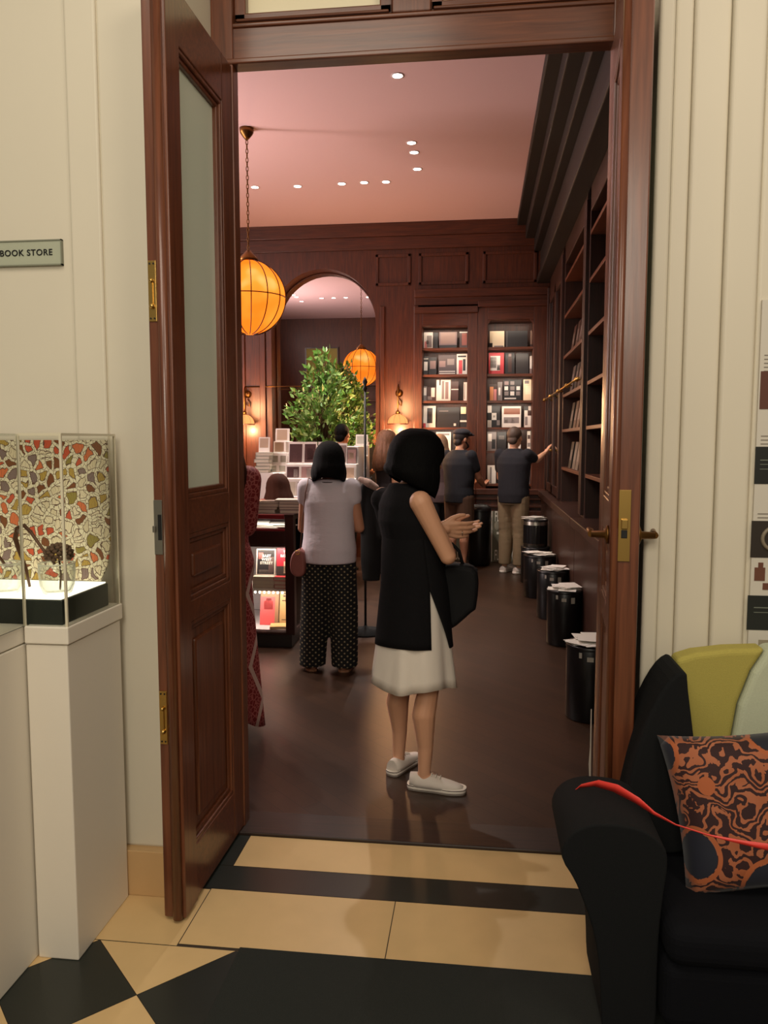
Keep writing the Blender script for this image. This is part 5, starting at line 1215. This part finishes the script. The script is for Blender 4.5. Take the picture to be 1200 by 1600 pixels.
# ---- 1. woman in black tunic and white skirt
R1 = person('woman in black sleeveless tunic and white skirt holding out her hands, seen from behind', -.285, 3.465, .82, .57)
RI = Matrix.Rotation(-R1.rotation_euler.z, 3, 'Z')
def loc1(x, y, z): return RI @ (V((x, y, z)) - V((-.285, 3.465, 0)))
J = joints(1.60, lean=-.10)
J['head'] = loc1(-.266, 3.455, 1.475); J['neck'] = J['neck'] + V((.005, .03, -.01))
J['shR'] = loc1(-.245, 3.300, 1.295); J['elbR'] = loc1(-.128, 3.325, 1.060); J['wriR'] = loc1(-.178, 3.520, 1.160)
J['shL'] = loc1(-.435, 3.545, 1.295); J['elbL'] = loc1(-.33, 3.74, 1.06); J['wriL'] = loc1(-.155, 3.70, 1.140)
J['ankR'] = V((.105, -.005, .075)); J['ankL'] = V((-.116, -.012, .075)); J['kneeR'] = V((.098, .02, .455)); J['kneeL'] = V((-.110, 0.0, .455))
dR = RI @ V((1, .18, -.10)); nR = RI @ V((.10, .95, .25)); dL = RI @ V((1, .05, .02)); nL = RI @ V((.0, -.5, .85))
body(R1, J, SKIN, {'R': (dR, nR, .26), 'L': (dL, nL, .15)}, yaw=-.25, nod=.25, voxel=.0045, hs=1.12, feet={'R': RI @ V((1, -.1, 0)), 'L': RI @ V((.45, .9, 0))})
BLK = mat('black_jersey', (17, 16, 18), 0.95, noise=0.3, nscale=120, bump=0.15, bscale=200, spec=0.2)
mb = MB().m(BLK); torso(mb, J, .017, .95, True, .02)
for sd, k in (('R', .30), ('L', .02)):
    S_ = J['sh'+sd]; c = J['neck']; mb.capsule(S_.lerp(c, .55) - V((0, 0, .035)), .055, S_.lerp(c, k) - V((0, 0, .030 if sd == 'R' else .012)), .052 if sd == 'R' else .060)
mb.capsule(J['shL'] - V((-.012, 0, .03)), .052, V((-.085, -.02, 1.02)), .060)
up = remesh(mb, 'tunic', .007, 3)
b = MB().m(BLK); thS = PI*0.54      # slit on her right side
rows = []
for k in range(19):
    t = k/18; z = 1.24 - t*(1.24-.638); g = 0.001 if z > .905 else (.905-z)*1.25
    ly = -.10*(max(z, .9)-.9)*1
    rows.append((0.0, ly, .128+.064*t**.8, .095+.075*t**.8, (lambda a, z=z, t=t: z + t*.02*math.cos(a-2.2)), g, -g))
b.slit(rows, 64, fold=.012, nf=6, th0=thS)
lo = b.mesh('tunic_skirt'); tm = bmesh.new(); tm.from_mesh(up); 
tu = link('tunic', up, R1)
o = link('tunic_skirt', lo, tu, solid=.006)
SKW = mat('cream_cotton', (230, 220, 206), 0.85, noise=0.05, nscale=18, bump=0.2, bscale=16, stretch=(1, 1, .3))
b = MB().m(SKW); rows = []
for k in range(12):
    t = k/11; z = .94 - t*(.94-.468); rows.append((0, 0, .150+.052*t, .125+.062*t, (lambda a, z=z, t=t: z - .012*t*math.sin(3*a)), 0.0))
b.slit(rows, 72, fold=.045, nf=8); b.build('skirt', R1, solid=.004)
shoe(R1, J['ankR'], RI @ V((1, -.12, 0)), SHOEW, SOLEW, .245, .98, line=LINE)
shoe(R1, J['ankL'], RI @ V((.42, .9, 0)), SHOEW, SOLEW, .245, .98, line=LINE)
bob(R1, J['head'], 1.0, HAIR_BLACK, top=.122, rx=.106, ry=.120, back_z=-.070, front_z=-.19, gap=.95, flare=.016, yaw=-.25, tilt=-.06, yoff=-.010, taper=.16)
MB().m(mat('silver_ring', (200, 190, 176), 0.25, 1.0)).tube([V(J['wriR']) + dR.normalized()*.108 + (RI @ V((0, math.cos(a), math.sin(a))))*.0115 - RI @ V((0, 0, .012)) for a in [2*PI*k/14 for k in range(14)]], .0016, 6, True).build('ring', R1)
# her bag
BAG = mat('black_leather_cloth', (14, 14, 16), 0.75, noise=0.2, nscale=60, spec=0.3)
t = thing('shoulder_bag', 'black slouchy bag hanging in front of the woman in black tunic', 'bag', (-.085, 3.50, .70))
b = MB().m(BAG).prism(chain([(-.085, .17), (-.075, .29), (.01, .305), (.083, .27), (.080, .12), (.055, .085), (-.04, .005), (-.10, .03)], 3), -.05, .05, smooth=True)
b.build('bag_body', t, bevel=.03, seg=4)
MB().m(BAG).tube([(-.06, 0, .28), (-.075, -.02, .34), (-.062, -.05, .385), (-.03, -.03, .395), (.0, 0, .36), (.02, 0, .29)], .008, 8).build('strap', t)

# ---- 2. woman in white top and dotted trousers
R2 = person('woman in white sleeveless top and black dotted trousers at the counter, seen from behind', -1.0, 5.16, -.02, 1)
J = joints(1.525, lean=.03, width=1.05)
s = J['s']
J['elbL'] = V((-.185, .02, .965)); J['wriL'] = V((-.12, .20, .93)); J['elbR'] = V((.205, .02, .97)); J['wriR'] = V((.10, .21, .96))
J['ankL'] = V((-.115, -.02, .07)); J['ankR'] = V((.105, -.02, .07)); J['kneeL'] = V((-.10, .01, .43)); J['kneeR'] = V((.095, .01, .43))
body(R2, J, SKIN_TAN, {'L': ((.55, .8, .15), (.6, -.4, .5), .5), 'R': ((-.5, .85, .15), (-.6, -.4, .5), .5)}, nod=.35, voxel=.006, feet={'R': (.15, 1, 0), 'L': (-.3, 1, 0)})
shirt(R2, J, mat('lilac_white_jersey', (214, 204, 212), 0.85, noise=0.04, nscale=14, bump=0.5, bscale=9, stretch=(1, 1, 2.2)), 'sleeveless_top', .016, .80, .13, False, .10, .009)
def dots(nt, co):
    mp = nd(nt, 'ShaderNodeMapping'); mp.inputs['Rotation'].default_value = (0, PI/4, 0); mp.inputs['Scale'].default_value = (36, 36, 36); nt.links.new(co, mp.inputs[0])
    fr = nd(nt, 'ShaderNodeVectorMath', operation='FRACTION'); nt.links.new(mp.outputs[0], fr.inputs[0])
    sp = nd(nt, 'ShaderNodeSeparateXYZ'); nt.links.new(fr.outputs[0], sp.inputs[0])
    cb = nd(nt, 'ShaderNodeCombineXYZ'); nt.links.new(sp.outputs[0], cb.inputs[0]); nt.links.new(sp.outputs[2], cb.inputs[1])
    ds = nd(nt, 'ShaderNodeVectorMath', operation='DISTANCE'); nt.links.new(cb.outputs[0], ds.inputs[0]); ds.inputs[1].default_value = (.5, .5, 0)
    return mixc(nt, math_(nt, 'LESS_THAN', ds.outputs['Value'], .20), (22, 22, 23), (150, 136, 104))
trousers(R2, J, node_mat('dotted_crepe', dots, 0.85), 'trousers', (.112, .108, .098), 1.0, .009, hip_inf=.02, zend=.035)
for sd, dx in (('L', -.3), ('R', .15)):
    a = J['ank'+sd]; MB().m(mat('tan_sandal', (150, 104, 76), 0.6)).prism(chain([(a.x-.035+dx*.0, a.y-.05), (a.x-.04+dx*.10, a.y+.08), (a.x-.03+dx*.2, a.y+.18), (a.x+.03+dx*.2, a.y+.185), (a.x+.04+dx*.10, a.y+.08), (a.x+.035, a.y-.05)], 3), .0005, .016, 'z').build('sandal', R2)
bob(R2, J['head'], .98, HAIR_BLACK, top=.125, rx=.098, ry=.108, back_z=-.135, front_z=-.15, gap=.75, flare=.014, tilt=-.22, yoff=-.010, taper=.10)
MB().m(mat('dark_necklace', (50, 34, 32), 0.5)).tube([(.062*s*math.cos(a), -.012+.058*s*math.sin(a), 1.385*s) for a in [2*PI*k/26 for k in range(26)]], .0032, 6, True).build('necklace', R2)
t = thing('handbag', 'small dusty pink handbag hanging at the hip of the woman in dotted trousers', 'bag', (-1.195, 5.11, .655))
b = MB().m(mat('dusty_pink_leather', (150, 92, 84), 0.5, noise=.1, nscale=20)).prism(chain([(-.045, .10), (-.02, .165), (.035, .18), (.055, .12), (.05, .02), (.0, .0), (-.04, .03)], 3), -.09, .07, smooth=True); b.build('bag_body', t, bevel=.018, seg=3)
MB().m(BRASS).tube([(.01+.014*math.cos(a), -.095, .165+.014*math.sin(a)) for a in [2*PI*k/14 for k in range(14)]], .0035, 6, True).build('buckle', t)
MB().m(mat('strap_tan', (120, 84, 70), 0.6)).tube([(.02, -.06, .17), (.035, -.05, .38), (.06, -.065, .56), (.075, -.03, .655), (.085, .04, .64), (.07, .09, .5), (.03, .05, .17)], .004, 6).build('strap', t)

# ---- 3. man in cap
R3 = person('man in flat cap, navy t-shirt and brown shorts facing the lit bookcases', -.235, 9.40, .62, .78)
J = joints(1.70, width=1.16); J['head'].y += .03
J['elbR'] = V((.21, .10, 1.13)); J['wriR'] = V((.14, .29, 1.02)); J['elbL'] = V((-.22, .06, 1.12)); J['wriL'] = V((-.10, .27, 1.04))
body(R3, J, SKIN_TAN, {'R': ((-.2, .9, .1), (-.6, 0, .8), .6), 'L': ((.3, .9, .1), (.6, 0, .8), .6)}, yaw=-.3, female=False, voxel=.008, feet={'R': (.2, 1, 0), 'L': (-.2, 1, 0)}, fat=1.12)
NAVYT = mat('navy_cotton', (26, 27, 33), 0.9, noise=.1, nscale=30, bump=.25, bscale=18)
shirt(R3, J, NAVYT, 't_shirt', .024, .80, .30, False, .04)
trousers(R3, J, mat('brown_twill', (84, 58, 40), 0.85, noise=.1, nscale=20), 'shorts', (.112, .105, .1), .98, .009, .43)
for sd, d in (('R', (.2, 1)), ('L', (-.2, 1))): shoe(R3, J['ank'+sd], d, mat('black_shoe', (30, 28, 28), .6), SOLE_D, .26, 1.0)
c = J['head']; short_hair(R3, c, 1.02, mat('hair_dark_short', (44, 36, 32), .6), -.3)
mb = MB().m(mat('beard_dark', (40, 30, 26), .8)); f = lambda p: c + Matrix.Rotation(-.3, 3, 'Z') @ V(p)
mb.ball(f((0, .058, -.088)), (.042, .036, .030)); mb.capsule(f((.055, .02, -.04)), .012, f((.03, .062, -.085)), .020); mb.capsule(f((-.055, .02, -.04)), .012, f((-.03, .062, -.085)), .020)
link('beard', remesh(mb, 'beard', .006, 2), R3)
CAP = mat('charcoal_flat_cap', (48, 46, 50), .85, noise=.15, nscale=80)
mb = MB().m(CAP); mb.ball((0, -.005, .075), (.096, .112, .052), 22, 12); mb.ball((0, .06, .058), (.085, .07, .030), 20, 10); mb.ball((0, .115, .045), (.070, .055, .012), 18, 8)
o = link('flat_cap', remesh(mb, 'flat_cap', .006, 2), R3); o.location = c; o.rotation_euler = (0, 0, -.3)

# ---- 4. man in khaki trousers
R4 = person('man in dark t-shirt and khaki trousers reaching out to the right-hand bookcase', .405, 9.30, .5, .87)
J = joints(1.72, width=1.08)
Ri = Matrix.Rotation(-R4.rotation_euler.z, 3, 'Z'); l4 = lambda x, y, z: Ri @ (V((x, y, z)) - V((.405, 9.30, 0)))
J['elbR'] = l4(.665, 9.30, 1.335); J['wriR'] = l4(.775, 9.42, 1.42); J['elbL'] = V((-.215, .06, 1.12)); J['wriL'] = V((-.12, .25, 1.05))
body(R4, J, SKIN, {'R': (Ri @ V((.5, .3, .75)), Ri @ V((.8, .2, -.4)), .25), 'L': ((.3, .9, 0), (.6, 0, .8), .5)}, yaw=.0, female=False, voxel=.008)
shirt(R4, J, mat('charcoal_cotton', (30, 28, 33), 0.9, noise=.1, nscale=30, bump=.25, bscale=18), 't_shirt', .02, .80, .30, False, .04)
trousers(R4, J, mat('khaki_twill', (142, 122, 92), 0.85, noise=.08, nscale=16, bump=.7, bscale=11, stretch=(1, 1, 2.0)), 'trousers', (.105, .088, .070), .98, .009, zend=.10)
for sd, d in (('R', (.35, 1)), ('L', (-.05, 1))): shoe(R4, J['ank'+sd], d, SHOEW, SOLEW, .28, 1.05)
short_hair(R4, J['head'], 1.02, mat('hair_cropped_brown', (84, 66, 54), .6))

# ---- 5. person in long red dress
R5 = person('person in long red patterned dress with pale stripes, mostly hidden by the left door leaf', -1.345, 3.93, -.6, .8)
J = joints(1.66); J['elbR'] = V((.165, .06, 1.10)); J['wriR'] = V((.06, .24, 1.02))
body(R5, J, SKIN_TAN, {'R': ((-.2, .9, .1), (-.6, 0, .8), .5), 'L': ((.2, .2, -1), (.8, 0, 0), .3)}, voxel=.008, feet={'R': (.1, 1, 0), 'L': (-.1, 1, 0)})
def redprint(nt, co):
    v = nd(nt, 'ShaderNodeTexVoronoi', feature='DISTANCE_TO_EDGE'); v.inputs['Scale'].default_value = 46; nt.links.new(co, v.inputs['Vector'])
    base = mixc(nt, math_(nt, 'LESS_THAN', v.outputs['Distance'], .10), (126, 34, 38), (176, 96, 92))
    sp = nd(nt, 'ShaderNodeSeparateXYZ'); nt.links.new(co, sp.inputs[0])
    zig = math_(nt, 'PINGPONG', sp.outputs[2], .19)
    d_ = math_(nt, 'ABSOLUTE', math_(nt, 'SUBTRACT', math_(nt, 'ADD', math_(nt, 'MULTIPLY', zig, .45), .105), sp.outputs[0]))
    band = math_(nt, 'MULTIPLY', math_(nt, 'LESS_THAN', d_, .013), math_(nt, 'LESS_THAN', sp.outputs[2], .98))
    return mixc(nt, band, base, (206, 176, 166))
RP = node_mat('red_print_silk', redprint, .65)
mb = MB().m(RP); torso(mb, J, .018, .80, True, .02)
for sd in 'RL': arm_prims(mb, J, sd, .02, .5)
up = remesh(mb, 'dress', .009, 3); dr_ = link('dress', up, R5)
b = MB().m(RP); rows = []
for k in range(14):
    t = k/13; z = 1.06 - t*1.0; rows.append((0, 0, .15+.065*t, .125+.08*t, (lambda a, z=z, t=t: z + t*(.05+.07*math.sin(2*a+.5))), 0.0))
b.slit(rows, 72, fold=.05, nf=9); b.build('dress_skirt', dr_, solid=.004)
bob(R5, J['head'], 1.0, HAIR_BROWN, back_z=-.24, front_z=-.2, gap=.8, flare=.03, yoff=-.02)

# ---- 6. woman with wavy hair
R6 = person('woman with long wavy auburn hair standing beyond the display table', -1.06, 9.02, .75, .66)
J = joints(1.67); J['elbL'] = V((-.215, .03, 1.12)); J['wriL'] = V((-.12, .22, 1.04))
body(R6, J, SKIN, {'R': ((0, .3, -1), (-.8, 0, 0), .3), 'L': ((.4, .9, 0), (.5, 0, .8), .5)}, voxel=.008, feet={'R': (.1, 1, 0), 'L': (-.1, 1, 0)})
shirt(R6, J, mat('dark_floral', (42, 36, 38), .85, noise=.6, nscale=60), 'sleeveless_top', .018, .80, 0, True, .05)
trousers(R6, J, mat('black_cotton', (26, 25, 27), .9), 'trousers', (.1, .08, .06), zend=.09)
for sd in 'RL': shoe(R6, J['ank'+sd], (0, 1), mat('black_shoe', (30, 28, 28), .6), SOLE_D, .24, .95)
o = bob(R6, J['head'], 1.0, HAIR_AUBURN, back_z=-.34, front_z=-.26, gap=.8, flare=.040, yoff=-.02, fold=.09)

# ---- 7. man behind the table
R7 = person('man with short dark hair reading behind the stepped stand of books', -1.625, 9.22, .35, .94)
J = joints(1.755, width=1.1); J['elbR'] = V((.22, .05, 1.12)); J['wriR'] = V((.12, .25, 1.08)); J['elbL'] = V((-.22, .05, 1.12)); J['wriL'] = V((-.12, .25, 1.08))
body(R7, J, SKIN_TAN, {'R': ((-.3, .9, .1), (-.6, 0, .8), .5), 'L': ((.3, .9, .1), (.6, 0, .8), .5)}, female=False, voxel=.009)
shirt(R7, J, mat('dark_cotton', (30, 30, 34), .9), 't_shirt', .02, .80, .30, False, .04); trousers(R7, J, mat('black_cotton', (26, 25, 27), .9), 'trousers', (.1, .085, .07), zend=.09)
for sd in 'RL': shoe(R7, J['ank'+sd], (0, 1), mat('black_shoe', (30, 28, 28), .6), SOLE_D, .26, 1.0)
short_hair(R7, J['head'], 1.06, HAIR_BLACK)

# ---- 8. fair-haired person between the woman in black and the man in the cap
R8 = person('fair haired person glimpsed between the black bob and the man in the cap', -.50, 9.88, -.7, .7)
J = joints(1.62); J['elbR'] = V((.19, .05, 1.05)); J['elbL'] = V((-.19, .05, 1.05)); J['wriR'] = V((.10, .10, .98)); J['wriL'] = V((-.10, .10, .98))
body(R8, J, SKIN, {'R': ((-.6, .1, -.2), (-.3, -.5, .5), .5), 'L': ((.6, .1, -.2), (.3, -.5, .5), .5)}, voxel=.009, feet={'R': (.1, 1, 0), 'L': (-.1, 1, 0)})
shirt(R8, J, mat('grey_rose_cotton', (104, 84, 84), .9), 't_shirt', .016, .80, .30, True, .04); trousers(R8, J, mat('black_cotton', (26, 25, 27), .9), 'trousers', (.1, .08, .06), zend=.09)
for sd in 'RL': shoe(R8, J['ank'+sd], (0, 1), mat('black_shoe', (30, 28, 28), .6), SOLE_D, .22, .9)
bob(R8, J['head'], 1.0, HAIR_FAIR, back_z=-.17, front_z=-.16, gap=.8, flare=.02)

# ---- 9. brown-haired person seated behind the counter
R9 = person('person with long brown hair and red top bending behind the counter', -1.84, 7.08, -.45, .9)
J = joints(1.62); dz = V((0, 0, -.36))
for k in ('neck', 'head', 'shR', 'shL', 'elbR', 'elbL', 'wriR', 'wriL', 'hipR', 'hipL', 'pelvis'): J[k] = J[k] + dz
for sd, sg in (('R', 1), ('L', -1)):
    J['knee'+sd] = V((sg*.12, .40, .50)); J['ank'+sd] = V((sg*.12, .34, .075)); J['elb'+sd] = V((sg*.22, .06, .78)); J['wri'+sd] = V((sg*.13, .24, .72))
J['head'] = J['head'] + V((0, .05, -.04))
SK = SKIN_TAN; mb = MB().m(SK); s = J['s']
def torso_at(mb, inf, z0):
    rs = [(.80, .145, .105), (.90, .165, .12), (.98, .145, .105), (1.06, .122, .09), (1.15, .132, .10), (1.24, .148, .11), (1.31, .150, .095), (1.355, .125, .075), (1.385, .085, .06), (1.41, .058, .05)]
    mb.rings([(0, 0, z*s-.36, a*s+inf, b_*s+inf) for z, a, b_ in rs if z >= z0], 26)
torso_at(mb, -.012, 0); limb(mb, [(J['neck'] - V((0, 0, .05)), .05), (J['head'] - V((0, .012, .06)), .046)]); f9 = head_prims(mb, J['head'], s, 0, .5)
for sd in 'RL': arm_prims(mb, J, sd); leg_prims(mb, J, sd); hand(mb, J['wri'+sd], (0, 1, -.2), (0, -.2, -1), 1 if sd == 'R' else -1, s, .4)
for sd in 'RL': limb(mb, [(J['ank'+sd], .032), (J['ank'+sd] + V((0, .13, -.05)), .022)])
me = remesh(mb, 'body', .008, 3); me.materials.append(EYE_DARK)
for p in me.polygons:
    if min((p.center - f9(sg*.032, .084, .012)).length for sg in (1, -1)) < .011: p.material_index = 1
link('body', me, R9)
mb = MB().m(mat('brick_red_knit', (132, 52, 40), .9, noise=.15, nscale=40)); torso_at(mb, .02, .80)
for sd in 'RL': arm_prims(mb, J, sd, .016, .5)
link('top', remesh(mb, 'top', .009, 3), R9)
mb = MB().m(mat('black_cotton', (26, 25, 27), .9)); mb.rings([(0, 0, z*s-.36, a*s+.012, b_*s+.012) for z, a, b_ in ((.78, .15, .11), (.88, .168, .12), (.95, .15, .11))], 24)
for sd in 'RL': limb(mb, [(J['hip'+sd], .098), (J['knee'+sd], .07), (J['ank'+sd] + V((0, 0, .04)), .055)])
link('trousers', remesh(mb, 'trousers', .009, 3), R9)
bob(R9, J['head'], 1.02, HAIR_BROWN, back_z=-.30, front_z=-.24, gap=.75, flare=.035, tilt=-.3, yoff=-.02, fold=.03)
